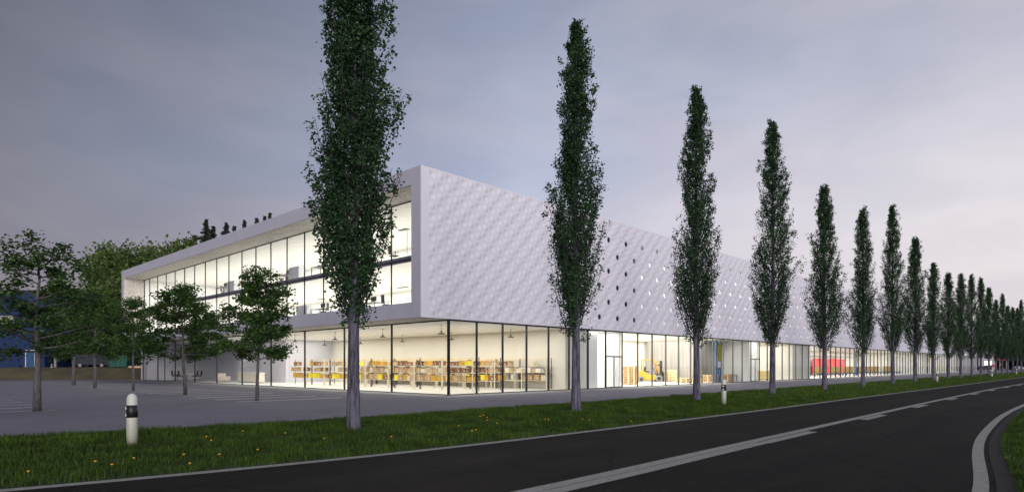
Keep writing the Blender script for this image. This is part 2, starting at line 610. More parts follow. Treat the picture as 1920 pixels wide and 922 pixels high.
def interp(pts, u):
    """smoothed polyline: road edges without kinks"""
    key = id(pts)
    if key not in _TAB:
        g = np.arange(-100, 430, .25)
        xs_, ys_ = zip(*pts)
        y = np.interp(g, xs_, ys_)
        k_ = np.exp(-.5 * (np.arange(-16, 17) * .25 / 1.5) ** 2)
        k_ /= k_.sum()
        y2 = np.convolve(np.pad(y, 16, mode='edge'), k_, 'valid')
        _TAB[key] = (g, y2)
    g, y2 = _TAB[key]
    return float(np.interp(u, g, y2))


EDGE = [(-90, 12.0), (-60, -2.0), (-40, -10.2), (-30, -13.4), (-24, -15.0), (-21.3, -15.75), (-20.3, -15.97), (-16.7, -16.52), (-12.7, -16.82), (-5.3, -16.97), (.8, -17.1), (12, -17.12), (32, -17.38), (50, -17.55), (90, -17.8), (200, -18.3), (420, -19.5)]
MID = [(-90, 6.0), (-60, -8.0), (-40, -15.0), (-30, -19.0), (-24, -20.2), (-20, -20.65), (-16.7, -20.78), (-14, -20.77), (-12, -20.71), (-6, -20.67), (12, -20.5), (32, -20.5), (50, -20.85), (90, -21.2), (200, -21.8), (420, -23.0)]
RGT = [(-90, -1.0), (-60, -15.0), (-40, -22), (-30, -24.6), (-24, -25.2), (-18, -25.4), (-12.4, -25.13), (-8.2, -24.52), (-5, -24.2), (-1.6, -24.02), (2, -23.85), (6.3, -23.78), (12, -23.82), (40, -24.2), (90, -24.8), (200, -25.4), (420, -26.6)]
LOTE = [(-90, 20.0), (-60, 7.0), (-40, -1.5), (-30, -5.8), (-24, -7.9), (-20.4, -8.75), (-17.1, -9.25), (-12.7, -9.8), (-5, -9.95), (6.8, -10.2), (33, -10.1), (90, -10.6), (200, -11), (420, -12)]
US = sorted(set(list(np.arange(-90, -30, 3.0)) + list(np.arange(-30, 20, .5)) + list(np.arange(20, 100, 3.0)) + list(np.arange(100, 421, 20.0))))


def strip(name, fa, fb, z0, z1, mat, nsub=1, us=US, kindobj=True, parent=None):
    V, F = [], []
    for i, uu in enumerate(us):
        a, c = fa(uu), fb(uu)
        for j in range(nsub + 1):
            q = j / nsub
            V.append((uu, a + (c - a) * q, z0 + (z1 - z0) * q))
    w = nsub + 1
    for i in range(len(us) - 1):
        for j in range(nsub):
            F.append((i * w + j, i * w + j + 1, (i + 1) * w + j + 1, (i + 1) * w + j))
    me = npmesh(name, np.array(V), np.array(F), [mat])
    o = link(name, me, parent, (CX, CY, 0), TH)
    if kindobj:
        tag(o, kind='structure')
    return o


mb = MB()
mb.quadgrid([(-900, -400, -.06), (1500, -400, -.06), (1500, 1800, -.06), (-900, 1800, -.06)], [(0, 1, 2, 3)])
tag(mb.build('ground', 'meadow'), kind='structure')
strip('parking_lot', lambda q: interp(LOTE, q) - .3, lambda q: 64.0, 0, 0, 'lot')
strip('road', lambda q: interp(RGT, q) - .35, lambda q: interp(EDGE, q) + .22, .004, .004, 'road')
strip('road_edge_line', lambda q: interp(EDGE, q) - .12, lambda q: interp(EDGE, q) + .12, .009, .009, 'line')
strip('road_centre_line', lambda q: interp(MID, q) - .125, lambda q: interp(MID, q) + .115, .009, .009, 'line')
strip('road_edge_line', lambda q: interp(RGT, q) - .085, lambda q: interp(RGT, q) + .095, .009, .009, 'line')
dashes = [(-30.0, -26.6), (-24.0, -9.25)]
k = -1.75
dashes.append((-9.25, -6.1))
dashes.append((-1.4, 1.1))
uu = 6.1
while uu < 150:
    dashes.append((uu, uu + 2.2))
    uu += 7.55
V, F = [], []
for a, c in dashes:
    pts = list(np.arange(a, c, .5)) + [c]
    if a == -9.25:
        pts[0] = -9.24
    o = len(V)
    for p in pts:
        m_ = interp(MID, p) - (.265 if a < -20 else .29)
        V += [(p, m_ - .125, .009), (p, m_ + .125, .009)]
    for i in range(len(pts) - 1):
        F.append((o + 2 * i, o + 2 * i + 1, o + 2 * i + 3, o + 2 * i + 2))
o = link('road_dashed_line', npmesh('road_dashed_line', np.array(V), np.array(F), ['line']), None, (CX, CY, 0), TH)
tag(o, kind='structure')


def vz(u, v):
    """gentle crown of the verge"""
    a, c = interp(EDGE, u) + .13, interp(LOTE, u)
    q = min(max((v - a) / (c - a), 0), 1)
    return .012 + .10 * math.sin(math.pi * min(q * 1.25, 1) * .5) - (.06 * q ** 6)


V, F = [], []
NS = 14
for uu in US:
    a, c = interp(EDGE, uu) + .12, interp(LOTE, uu)
    for j in range(NS + 1):
        vv = a + (c - a) * j / NS
        V.append((uu, vv, vz(uu, vv) + (rng.uniform(-.012, .012) if 0 < j < NS else 0)))
for i in range(len(US) - 1):
    for j in range(NS):
        F.append((i * (NS + 1) + j, i * (NS + 1) + j + 1, (i + 1) * (NS + 1) + j + 1, (i + 1) * (NS + 1) + j))
o = link('grass_verge', npmesh('grass_verge', np.array(V), np.array(F), ['turf'], True), None, (CX, CY, 0), TH)
tag(o, kind='structure')
strip('soil_strip', lambda q: interp(RGT, q) - .75, lambda q: interp(RGT, q) - .16, .012, .0105, 'soil')
strip('far_verge', lambda q: interp(RGT, q) - 45, lambda q: interp(RGT, q) - .50, .03, .016, 'turf', 6)


def blades(name, n, ulo, uhi, vlo, vhi, zf, hmin, hmax, wid, seed, dens=None):
    r = np.random.RandomState(seed)
    u = ulo + (uhi - ulo) * r.rand(n)
    if dens:
        u = ulo + (uhi - ulo) * (r.rand(n) ** dens)
    lo = np.array([vlo(q) for q in u])
    hi = np.array([vhi(q) for q in u])
    q = r.rand(n)
    v = lo + (hi - lo) * q
    z = np.array([zf(a, b_) for a, b_ in zip(u, v)])
    cl = .65 + .5 * (np.sin(u * 2.3 + 1.7 * np.sin(v * 3.1)) * np.sin(v * 2.9 + 1.3 * np.sin(u * 1.7)))
    hgt = (hmin + (hmax - hmin) * r.rand(n) ** 1.6) * np.clip(cl + .35, .6, 1.5)
    ang = r.rand(n) * 2 * math.pi
    lean = r.rand(n) * .55 * hgt
    la = r.rand(n) * 2 * math.pi
    w = wid * (.6 + .8 * r.rand(n))
    V = np.zeros((n, 5, 3))
    dx, dy = np.cos(ang) * w / 2, np.sin(ang) * w / 2
    lx, ly = np.cos(la) * lean, np.sin(la) * lean
    V[:, 0] = np.stack([u - dx, v - dy, z - .02], 1)
    V[:, 1] = np.stack([u + dx, v + dy, z - .02], 1)
    V[:, 2] = np.stack([u + dx * .8 + lx * .4, v + dy * .8 + ly * .4, z + hgt * .6], 1)
    V[:, 3] = np.stack([u + lx, v + ly, z + hgt], 1)
    V[:, 4] = np.stack([u - dx * .8 + lx * .4, v - dy * .8 + ly * .4, z + hgt * .6], 1)
    F = np.arange(n * 5).reshape(n, 5)
    o = link(name, npmesh(name, V.reshape(-1, 3), F, ['grass']), None, (CX, CY, 0), TH)
    return tag(o, kind='stuff')


e_lo = lambda q: interp(EDGE, q) + .10
e_hi = lambda q: interp(LOTE, q) + .02
blades('verge_grass', 260000, -26, 6, e_lo, e_hi, vz, .03, .115, .0085, 3)
blades('verge_grass_far', 70000, 6, 60, e_lo, e_hi, vz, .05, .14, .03, 4, 1.5)
blades('verge_grass_distant', 26000, 60, 240, e_lo, e_hi, vz, .08, .18, .08, 5, 1.5)
blades('roadside_grass', 70000, -14, 34, lambda q: interp(RGT, q) - 9.0, lambda q: interp(RGT, q) - .55, lambda a, b_: .025, .03, .12, .012, 6, 1.3)
blades('roadside_grass_near', 90000, -15, 12, lambda q: interp(RGT, q) - 4.0, lambda q: interp(RGT, q) - .36, lambda a, b_: .02, .025, .10, .009, 16)

# parking bay lines
mb = MB()
for k in range(19):
    vv = 2.3 + 2.55 * k
    mb.quadgrid([(-10.65, vv - .14, .005), (-5.3, vv - .14, .005), (-5.3, vv + .14, .005), (-10.65, vv + .14, .005)], [(0, 1, 2, 3)])
for k in range(14):
    vv = 2.1 + 2.35 * k
    mb.quadgrid([(-24.0, vv - .10, .005), (-17.4, vv - .10, .005), (-17.4, vv + .10, .005), (-24.0, vv + .10, .005)], [(0, 1, 2, 3)])
o = mb.build('parking_bay_lines', 'lotline')
o.location = (CX, CY, 0)
o.rotation_euler.z = TH
tag(o, kind='structure')
# paved strip round the building
mb = MB()
mb.box(-1.5, 0, -1.6, 54.6, -.05, .018)
mb.box(0, 197, -1.6, 0, -.05, .018)
o = mb.build('pavement', 'concrete')
o.location = (CX, CY, 0)
o.rotation_euler.z = TH
tag(o, kind='structure')

# hillside behind the lot
xs = np.concatenate([np.arange(-420, -130, 14), np.arange(-130, 60, 2.5), np.arange(60, 420, 14)])
ys = np.concatenate([np.arange(66, 100, 1.0), np.arange(100, 260, 6), np.arange(260, 700, 25)])
X, Y = np.meshgrid(xs, ys, indexing='ij')
lu = (X - CX) * Ux + (Y - CY) * Uy
lv = (X - CX) * Vx + (Y - CY) * Vy


def sst(x):
    x = np.clip(x, 0, 1)
    return x * x * (3 - 2 * x)


Z = -.35 + sst((Y - 69.0) / 9.0) * 1.77 * sst((lv - 54.8) / 3.0) + 13 * sst((lv - 85) / 120.0) + .08 * np.sin(X * .7) * np.sin(Y * .9) * sst((Y - 70) / 6)
V = np.stack([X, Y, Z], -1).reshape(-1, 3)
nx, ny = X.shape
I = (np.arange(nx - 1)[:, None] * ny + np.arange(ny - 1)[None, :]).ravel()
F = np.stack([I, I + ny, I + ny + 1, I + 1], 1)
tag(link('hillside', npmesh('hillside', V, F, ['meadow'], True)), kind='structure')


def hz(x, y):
    i = np.abs(xs - x).argmin()
    j = np.abs(ys - y).argmin()
    return float(Z[i, j])


# ================================================================== the building
B = thing('office_building', 'long white two-storey business building with dimpled cladding and lit glass ground floor', 'building', (CX, CY, 0), TH)
LEN, DEP, GZ, TOPZ = 195.8, 53.85, 4.2, 12.25
PITCH = .5675
ROWS = 14
NC = 345


def zc(r):
    return 11.92 - .5656 * r


def ucn(c):
    return -1.24 + PITCH * c


def is_hole(r, c):
    if c < 27 or c > 147:
        return False
    if (c - 29) % 4 == 0:
        ok = r in (2, 6, 10)
    elif (c - 29) % 4 == 2:
        ok = r in (4, 8, 12)
    else:
        return False
    if c == 27 and r == 4:
        return False
    if ok and c > 95:      # the upper rows run out further along
        ok = r >= (4 if c < 115 else 8)
    return ok


SY = -.07
Vl, Fl = [], []
vo = 0
AMP, RAD = .066, .235
for c0, c1, n in ((0, 34, 12), (34, 90, 8), (90, 200, 5), (200, 345, 4)):
    for c in range(c0, c1):
        g = np.linspace(-.5, .5, n + 1)
        for r in range(ROWS):
            if is_hole(r, c):
                continue
            gx, gz = np.meshgrid(g * PITCH, g * .5656, indexing='ij')
            rr = np.minimum(np.sqrt(gx ** 2 + gz ** 2), RAD)
            d = np.where(rr < RAD, AMP * (1 - (rr / RAD) ** 2) ** 1.5, 0)
            sgn = 1 if (r + c) % 2 == 0 else -1      # +: pressed in, -: pushed out
            P = np.stack([ucn(c) + gx, SY + sgn * d, zc(r) + gz], -1).reshape(-1, 3)
            I = (np.arange(n)[:, None] * (n + 1) + np.arange(n)[None, :]).ravel()
            Vl.append(P)
            Fl.append(np.stack([I, I + n + 1, I + n + 2, I + 1], 1) + vo)
            vo += len(P)
# margins (butted strips) and returns to the wall
uL, uR = ucn(0) - PITCH / 2, ucn(NC - 1) + PITCH / 2
zB, zT = zc(ROWS - 1) - .2828, zc(0) + .2828


def q4(P):
    global vo
    Vl.append(np.array(P, float))
    Fl.append(np.array([[0, 1, 2, 3]]) + vo)
    vo += 4


q4([(-2, SY, 4.22), (uL, SY, 4.22), (uL, SY, TOPZ), (-2, SY, TOPZ)])
q4([(uR, SY, 4.22), (LEN, SY, 4.22), (LEN, SY, TOPZ), (uR, SY, TOPZ)])
q4([(uL, SY, 4.22), (uR, SY, 4.22), (uR, SY, zB), (uL, SY, zB)])
q4([(uL, SY, zT), (uR, SY, zT), (uR, SY, TOPZ), (uL, SY, TOPZ)])
q4([(-2, SY, 4.22), (-2, SY, TOPZ), (-2, .0, TOPZ), (-2, .0, 4.22)])
q4([(-2, SY, 4.22), (-2, .0, 4.22), (LEN, .0, 4.22), (LEN, SY, 4.22)])
q4([(LEN, SY, 4.22), (LEN, .0, 4.22), (LEN, .0, TOPZ), (LEN, SY, TOPZ)])
q4([(-2, SY, TOPZ), (LEN, SY, TOPZ), (LEN, .3, TOPZ), (-2, .3, TOPZ)])
# cells with a round opening
holes = [(r, c) for c in range(NC) for r in range(ROWS) if is_hole(r, c)]
n = 8
HR = .205
for r, c in holes:
    b_ = []
    for i in range(n):
        b_.append((-.5 + i / n, -.5))
    for i in range(n):
        b_.append((.5, -.5 + i / n))
    for i in range(n):
        b_.append((.5 - i / n, .5))
    for i in range(n):
        b_.append((-.5, .5 - i / n))
    m_ = len(b_)
    P = []
    for x, z in b_:
        P.append((ucn(c) + x * PITCH, SY, zc(r) + z * .5656))
    for y in (SY, SY + .06):
        for x, z in b_:
            a = math.atan2(z, x)
            P.append((ucn(c) + HR * math.cos(a), y, zc(r) + HR * math.sin(a)))
    P = np.array(P)
    i = np.arange(m_)
    j = (i + 1) % m_
    Vl.append(P)
    Fl.append(np.concatenate([np.stack([i, j, j + m_, i + m_], 1), np.stack([i + m_, j + m_, j + 2 * m_, i + 2 * m_], 1)]) + vo)
    vo += len(P)
skin = link('cladding', npmesh('cladding', np.concatenate(Vl), np.concatenate(Fl), ['skin'], False), B)
me = skin.data
sm = np.ones(len(me.polygons), dtype=bool)
sm[-len(holes) * 64:] = False
me.polygons.foreach_set('use_smooth', sm)
# round windows: a ring and a pane each; the 100 nearest as parts


def porthole(mb, r, c):
    pr = []
    cx_, cz_ = ucn(c), zc(r)
    o = len(mb.v)
    K = 20
    for rad, y in ((HR + .0, SY + .035), (HR - .018, SY + .035), (HR - .018, SY + .065), (HR, SY + .065)):
        for k in range(K):
            a = 2 * math.pi * k / K
            mb.v.append((cx_ + rad * math.cos(a), y, cz_ + rad * math.sin(a)))
    for q in range(3):
        for k in range(K):
            mb.f.append((o + q * K + k, o + q * K + (k + 1) % K, o + (q + 1) * K + (k + 1) % K, o + (q + 1) * K + k))
            mb.m.append(0)
            mb.sm.append(False)
    o = len(mb.v)
    for k in range(K):
        a = 2 * math.pi * k / K
        mb.v.append((cx_ + (HR - .02) * math.cos(a), SY + .05, cz_ + (HR - .02) * math.sin(a)))
    mb.f.append(tuple(o + k for k in range(K)))
    mb.m.append(1)
    mb.sm.append(False)


for i, (r, c) in enumerate(holes[:100]):
    mb = MB()
    porthole(mb, r, c)
    mb.build('porthole', ['frame', 'glass'], B)
mb = MB()
for r, c in holes[100:]:
    porthole(mb, r, c)
tag(mb.build('distant_portholes', ['frame', 'glass'], B), kind='stuff')

# framed end face of the raised volume
mb = MB()
mb.box(-2, 0, 0, DEP, 11.37, TOPZ - .004)            # head
mb.box(-2, 0, 0, DEP, 4.22, 5.06)                    # sill
mb.box(-2, 0, 0.002, .78, 5.06, 11.37)               # near jamb
mb.box(-2, 0, 53.04, DEP, 5.06, 11.37)               # far jamb
mb.build('end_frame', 'frame', B)
mb = MB()
mb.box(-1.97, -.06, .79, 53.03, 11.35, 11.369)       # soffit over the recessed glazing
mb.box(-1.97, -.02, .02, DEP - .03, 4.20, 4.219)     # soffit under the overhang
mb.box(-1.97, -.06, 53.02, 53.038, 5.08, 11.34)      # lining of the far jamb
mb.build('soffit', 'soffit', B)
mb = MB()
mb.box(0, LEN, .3, DEP, 11.95, TOPZ - .01)
mb.build('roof', 'roof', B)
mb = MB()
mb.box(0.1, LEN - .01, .3, DEP - .01, 4.22, 4.46)
mb.build('first_floor_slab', 'dark_slab', B)
mb = MB()
mb.box(.03, LEN - .02, .03, DEP - .02, -.1, .02)
mb.build('ground_floor_slab', 'white_floor', B)
mb = MB()
mb.box(.12, 8.95, .32, 53.0, 4.462, 5.05)
mb.box(.12, 8.95, .32, 53.0, 7.86, 8.14)
mb.build('office_floor', ['white_floor'], B)
mb = MB()
mb.box(.03, .118, .79, 53.03, 7.80, 8.16)            # slab edge seen behind the glass
mb.build('slab_edge', 'dark_slab', B)
mb = MB()                                            # ceilings
mb.box(.1, 8.95, .32, 53.0, 11.36, 11.40)
mb.box(.12, LEN - .2, .12, DEP - .2, 4.16, 4.20)
mb.build('ceiling', 'ceiling', B)
# office and gallery walls
mb = MB()
mb.box(8.95, 9.1, .32, 53.0, 4.462, 11.9)
mb.box(.12, 8.95, 53.0, 53.03, 5.05, 11.36)
mb.box(.12, 8.95, .30, .318, 4.47, 11.9)
mb.box(19.3, LEN - .3, 6.0, 6.2, 4.462, 11.9)
mb.box(LEN - .3, LEN - .1, .3, 6.2, 4.462, 11.9)
mb.build('office_wall', 'white_wall', B)
mb = MB()
mb.box(9.1, 19.1, 5.0, 5.2, 4.462, 11.9)
mb.box(19.1, 19.28, .3, 6.0, 4.462, 11.9)
mb.build('unlit_room_wall', 'unlit', B)
mb = MB()
mb.box(0.0, LEN, DEP - .004, DEP + .2, -.1, TOPZ - .01)
mb.box(LEN, LEN + .2, 0.0, DEP + .2, -.1, TOPZ - .01)
mb.build('rear_wall', 'frame', B)
# ground floor partitions
mb = MB()
mb.box(11.0, 11.2, .6, 31.0, .02, 4.16)
mb.box(11.2, 12.78, .42, .6, .02, 4.16)
mb.build('showroom_wall', 'cream_wall', B)
mb = MB()
mb.box(6.0, 11.2, 31.0, 31.2, .02, 4.16)
mb.box(6.0, 6.2, 31.2, 53.3, .02, 4.16)
mb.box(.4, 6.0, 53.3, 53.5, .02, 4.16)
mb.build('lounge_wall', 'lav_wall', B)
mb = MB()
mb.box(12.80, 12.92, .2, 4.4, .02, 4.16)
mb.box(12.92, 17.0, 4.4, 4.6, .02, 4.16)
mb.box(17.0, 17.14, .2, 9.0, .02, 4.16)
mb.box(12.95, 14.95, .75, .9, .02, 4.16)
mb.build('entrance_wall', 'white_wall', B)
mb = MB()
mb.box(40.62, 40.74, .2, 3.4, .02, 4.16)
mb.box(40.74, 42.7, 3.4, 3.6, .02, 4.16)
mb.box(42.7, 42.82, .2, 6.5, .02, 4.16)
mb.build('entrance_wall', 'white_wall', B)
mb = MB()
mb.box(17.0, 36.0, 9.0, 9.2, .02, 4.16)
mb.build('hall_wall', 'hall_wall', B)
mb = MB()
mb.box(42.7, 53.3, 6.5, 6.7, .02, 4.16)
mb.box(53.3, 53.45, .35, 6.7, .02, 4.16)
mb.box(53.45, 59.2, .35, .5, .02, 4.16)
mb.box(59.2, 59.35, .35, 9.9, .02, 4.16)
mb.box(59.35, 117.0, 9.9, 10.1, .02, 4.16)
mb.box(117.0, 117.2, 4.6, 10.1, .02, 4.16)
mb.box(117.2, LEN - .3, 4.6, 4.8, .02, 4.16)
mb.build('hall_wall', 'hall_wall', B)
mb = MB()                                            # ribbed grey partition
for k in range(20):
    mb.box(35.0 + k * .28, 35.0 + k * .28 + (.2 if k % 3 else .26), 3.1 - (k % 3) * .05, 3.3, .02, 4.16)
mb.box(35.0, 40.6, 3.3, 3.4, .02, 4.16)
mb.box(34.86, 35.0, 3.2, 9.0, .02, 4.16)
mb.build('ribbed_partition', 'grey_panel', B)
mb = MB()                                            # service rail along the hall walls
mb.tube([(42.9, 6.35, 3.72), (53.2, 6.35, 3.72)], .05, 6)
mb.tube([(59.4, 9.75, 3.3), (116.9, 9.75, 3.3)], .06, 6)
mb.build('service_rail', 'grey_panel', B)

# ---- curtain walls
BAY = 2.142
LB = 5.36


def frame_box(name, x0, x1, y0, y1, z0, z1, mat):
    mb = MB()
    mb.box(x0, x1, y0, y1, z0, z1)
    return mb.build(name, mat, B)


mull_far, pane_far = MB(), MB()
nb = int(LEN / BAY)
for k in range(1, nb + 1):
    u0 = k * BAY
    w = .035 if k < 8 else .03
    if k <= 40:
        frame_box('mullion', u0 - w, u0 + w, .0, .12, .06, 4.13, 'mullion' if k < 8 or k > 28 else 'mullion_pale')
    else:
        mull_far.box(u0 - .03, u0 + .03, .0, .12, .06, 4.13)
for k in range(nb + 1):
    a = k * BAY + (.065 if k == 0 else .036)
    c = min((k + 1) * BAY - .036, LEN - .1)
    if k in (7, 19):
        # glazed double door with a transom pane over it
        door = MB()
        mid = (a + c) / 2
        door.box(a, a + .05, .03, .09, .03, 2.28)
        door.box(c - .05, c, .03, .09, .03, 2.28)
        door.box(mid - .03, mid + .03, .03, .09, .03, 2.28)
        door.box(a + .05, mid - .03, .03, .09, .03, .10)
        door.box(mid + .03, c - .05, .03, .09, .03, .10)
        dd = door.build('door', 'mullion_pale', B)
        pb = MB()
        pb.box(a + .05, mid - .03, .05, .066, .10, 2.28)
        pb.box(mid + .03, c - .05, .05, .066, .10, 2.28)
        pb.build('door_glass', 'glass', dd)
        hb = MB()
        hb.tube([(mid - .09, -.01, .9), (mid - .09, -.01, 1.3)], .014, 6)
        hb.tube([(mid + .09, -.01, .9), (mid + .09, -.01, 1.3)], .014, 6)
        hb.build('door_handle', 'chrome', dd)
        frame_box('transom', a, c, .01, .11, 2.28, 2.36, 'mullion')
        frame_box('glass_pane', a, c, .05, .066, 2.36, 4.10, 'glass')
    elif k <= 38:
        frame_box('glass_pane', a, c, .05, .066, .07, 4.12, 'glass')
    else:
        pane_far.box(a, c, .05, .066, .07, 4.12)
tag(mull_far.build('distant_mullions', 'mullion', B), kind='stuff')
frame_box('corner_post', -.06, .06, -.02, .10, .0, 4.195, 'mullion')
frame_box('head_rail', .06, LEN - .05, .01, .11, 4.13, 4.195, 'mullion')
frame_box('base_rail', .06, LEN - .05, .01, .11, .0, .06, 'mullion')
# end facade, ground floor
for k in range(1, 11):
    v0 = 53.3 if k == 10 else k * LB
    frame_box('mullion', -.04, .06, v0 - .04, v0 + .04, .06, 4.13, 'mullion')
frame_box('mullion', -.03, .05, 46.0, 46.06, .06, 4.13, 'mullion')
for k in range(10):
    a = k * LB + (.11 if k == 0 else .042)
    c = (53.3 if k == 9 else (k + 1) * LB) - .042
    frame_box('glass_pane', .0, .016, a, c, .07, 4.12, 'glass')
frame_box('head_rail', -.05, .05, .10, 53.36, 4.13, 4.195, 'mullion')
frame_box('base_rail', -.05, .05, .10, 53.36, .0, .06, 'mullion')
# end facade, office storeys
HB = LB / 2
for k in range(1, 20):
    v0 = k * HB
    frame_box('mullion', -.05, .028, v0 - .03, v0 + .03, 5.12, 11.29, 'mullion')
edges = [.80] + [k * HB for k in range(1, 20)] + [53.0]
for i in range(20):
    a, c = edges[i] + .032, edges[i + 1] - .032
    frame_box('glass_pane', .0, .014, a, c, 5.13, 7.90, 'glass')
    pane_far.box(.0, .014, a, c, 7.97, 11.28) if i > 16 else frame_box('glass_pane', .0, .014, a, c, 7.97, 11.28, 'glass')
tag(pane_far.build('distant_glass_panes', 'glass', B), kind='stuff')
frame_box('head_rail', -.05, .028, .79, 53.02, 11.29, 11.348, 'mullion')
frame_box('base_rail', -.05, .028, .79, 53.02, 5.065, 5.12, 'mullion')
frame_box('mid_rail', -.02, .026, .79, 53.02, 7.90, 7.97, 'mullion')

# ================================================================== showroom racks and boxes
rk = thing('storage_rack', 'x', 'rack', Wd(0, 0, .02), TH, 'storage racks in the showroom')
L, D = 2.9, .55
LV = (.60, 1.16, 1.64)
for x in (-D / 2, D / 2):
    for y in (0, L):
        mb = MB()
        mb.box(x - .022, x + .022, y - .022, y + .022, 0, 2.16)
        mb.build('post', 'rack' if x < 0 else 'rack_dark', rk)
for z in LV:
    mb = MB()
    mb.box(-D / 2 + .024, D / 2 - .024, .0, L, z - .03, z)
    mb.build('shelf', 'rack', rk)
mb = MB()
mb.box(-D / 2 - .012, -D / 2 + .012, .024, L - .024, 2.06, 2.09)
mb.box(D / 2 - .012, D / 2 + .012, .024, L - .024, 2.06, 2.09)
mb.box(-D / 2 + .024, D / 2 - .024, -.012, .012, 2.06, 2.09)
mb.build('top_rail', 'wood_pale', rk)
note(rk)


def card_box(color, open_bin=False):
    mb = MB()
    if open_bin:
        w = .03
        mb.box(-.5, .5, -.5, .5, 0, .06)
        mb.box(-.5, -.5 + w, -.5, .5, .06, 1)
        mb.box(.5 - w, .5, -.5, .5, .06, 1)
        mb.box(-.5 + w, .5 - w, -.5, -.5 + w, .06, 1)
        mb.box(-.5 + w, .5 - w, .5 - w, .5, .06, 1)
        mb.box(-.53, -.5, -.53, .53, .92, 1.0)
        mb.box(.5, .53, -.53, .53, .92, 1.0)
        return mb.mesh('plastic_bin', ['box ' + color])
    mb.box(-.5, .5, -.5, .5, 0, .985)
    mb.box(-.5, .5, -.5, -.006, .985, 1.0)
    mb.box(-.5, .5, .006, .5, .985, 1.0)
    mb.box(-.503, -.5, -.06, .06, .70, 1.0, 1)
    mb.box(-.503, .503, -.06, .06, 1.0, 1.006, 1)
    mb.box(.5, .503, -.06, .06, .70, 1.0, 1)
    mb.box(-.504, -.5, -.34, -.12, .25, .55, 2)
    mb.box(-.30, -.05, -.504, -.5, .25, .55, 2)
    return mb.mesh('cardboard_box', ['box ' + color, 'tape', 'box pale'])


BOXES = {c: card_box(c) for c in ('brown', 'dark brown', 'tan', 'pale', 'olive', 'white')}
BINS = {c: card_box(c, True) for c in ('yellow', 'ochre')}
ROWU = (4.45, 6.9, 9.0, 10.55)
ROWN = ('front', 'second', 'third', 'wall')
SH = ('lower', 'middle', 'upper')
first = True
nbx = 0
for ri, ru in enumerate(ROWU):
    for k in range(8):
        if ri in (1, 2) and k == 7:
            continue
        v0 = (1.7 if ri == 3 else 2.6 + .5 * (ri % 2)) + k * 3.02
        lab = 'cream steel shelf rack, %s along from the glass corner in the %s row' % (ORD[k], ROWN[ri])
        if first:
            rk.location = Wd(ru, v0, .02)
            rk['label'] = lab
            first = False
        else:
            dup(rk, Wd(ru, v0, .02), TH, lab)
        for s in range(3):
            y = .12
            slot = 0
            while y < 2.5:
                wd = rng.choice((.32, .38, .45, .52, .62))
                if y + wd > 2.78:
                    break
                pfill = ((.82, .68, .62)[s] if ri == 0 else (.5, .42, .36)[s]) if ri < 3 else (.9, .85, .3)[s]
                if rng.random() < pfill and nbx < 296:
                    if ri == 3:
                        c = rng.choice(['pale', 'pale', 'tan', 'white', 'tan'])
                    elif s == 2:
                        c = rng.choice(['brown', 'brown', 'dark brown', 'ochre', 'yellow', 'tan'])
                    elif s == 1:
                        c = rng.choice(['brown', 'tan', 'tan', 'pale', 'brown'])
                    else:
                        c = rng.choice(['tan', 'ochre', 'ochre', 'brown', 'pale', 'yellow', 'tan'])
                    isbin = c in BINS
                    me = BINS[c] if isbin else BOXES[c]
                    ht = (.44, .36, .34)[s] * rng.uniform(.72, 1.0)
                    o = bpy.data.objects.new('plastic_bin' if isbin else 'cardboard_box', me)
                    COL.objects.link(o)
                    o.location = Wd(ru + rng.uniform(-.03, .03), v0 + y + wd / 2, .02 + LV[s])
                    o.scale = (.46, wd * .92, ht)
                    o.rotation_euler.z = TH + rng.uniform(-.03, .03)
                    tag(o, '%s %s, %s on the %s shelf, %s rack from the corner, %s row' % (c, 'bin' if isbin else 'box', ORD[slot], SH[s], ORD[k], ROWN[ri]),
                        'bin' if isbin else 'box', 'boxes and bins on the showroom racks')
                    nbx += 1
                    slot += 1
                y += wd + rng.choice((.02, .03, .12))

# pendant lamps
pl = thing('pendant_lamp', 'x', 'lamp', Wd(0, 0, 4.16), TH, 'black pendant lamps in the showroom')
mb = MB()
mb.tube([(0, 0, 0), (0, 0, -.36)], .012, 6)
mb.lathe([(.001, 0), (.05, 0), (.05, -.03), (.001, -.03)], 12)
mb.build('cord', 'lampblack', pl)
mb = MB()
mb.lathe([(.03, -.34), (.05, -.36), (.05, -.44), (.07, -.47), (.22, -.54), (.24, -.57), (.235, -.57), (.06, -.49), (.03, -.46)], 20)
mb.build('lamp_shade', 'lampblack', pl)
mb = MB()
mb.lathe([(.001, -.47), (.04, -.49), (.05, -.52), (.03, -.555), (.001, -.56)], 12)
mb.build('bulb', 'bulb', pl)
note(pl)
first = True
for ri, u0 in enumerate((2.3, 8.5)):
    for k in range(5 if ri else 5):
        lab = 'black bell-shaped pendant lamp, %s from the glass corner in the %s row' % (ORD[k], ('window', 'inner')[ri])
        loc = Wd(u0, 3.4 + 6.2 * k, 4.16)
        if first:
            pl.location = loc
            pl['label'] = lab
            first = False
        else:
            dup(pl, loc, TH, lab)
dup(pl, Wd(4.9, 40.2, 4.16), TH, 'black pendant lamp glowing against the pale lounge wall')
ld = bpy.data.lights.new('lounge_spot', 'SPOT')
ld.energy = 90
ld.spot_size = R(115)
ld.shadow_soft_size = .08
ld.color = (1, .97, .95)
lo = bpy.data.objects.new('lounge_spot', ld)
lo.location = Wd(4.9, 40.2, 3.55)
lo.rotation_euler = (0, 0, 0)
COL.objects.link(lo)

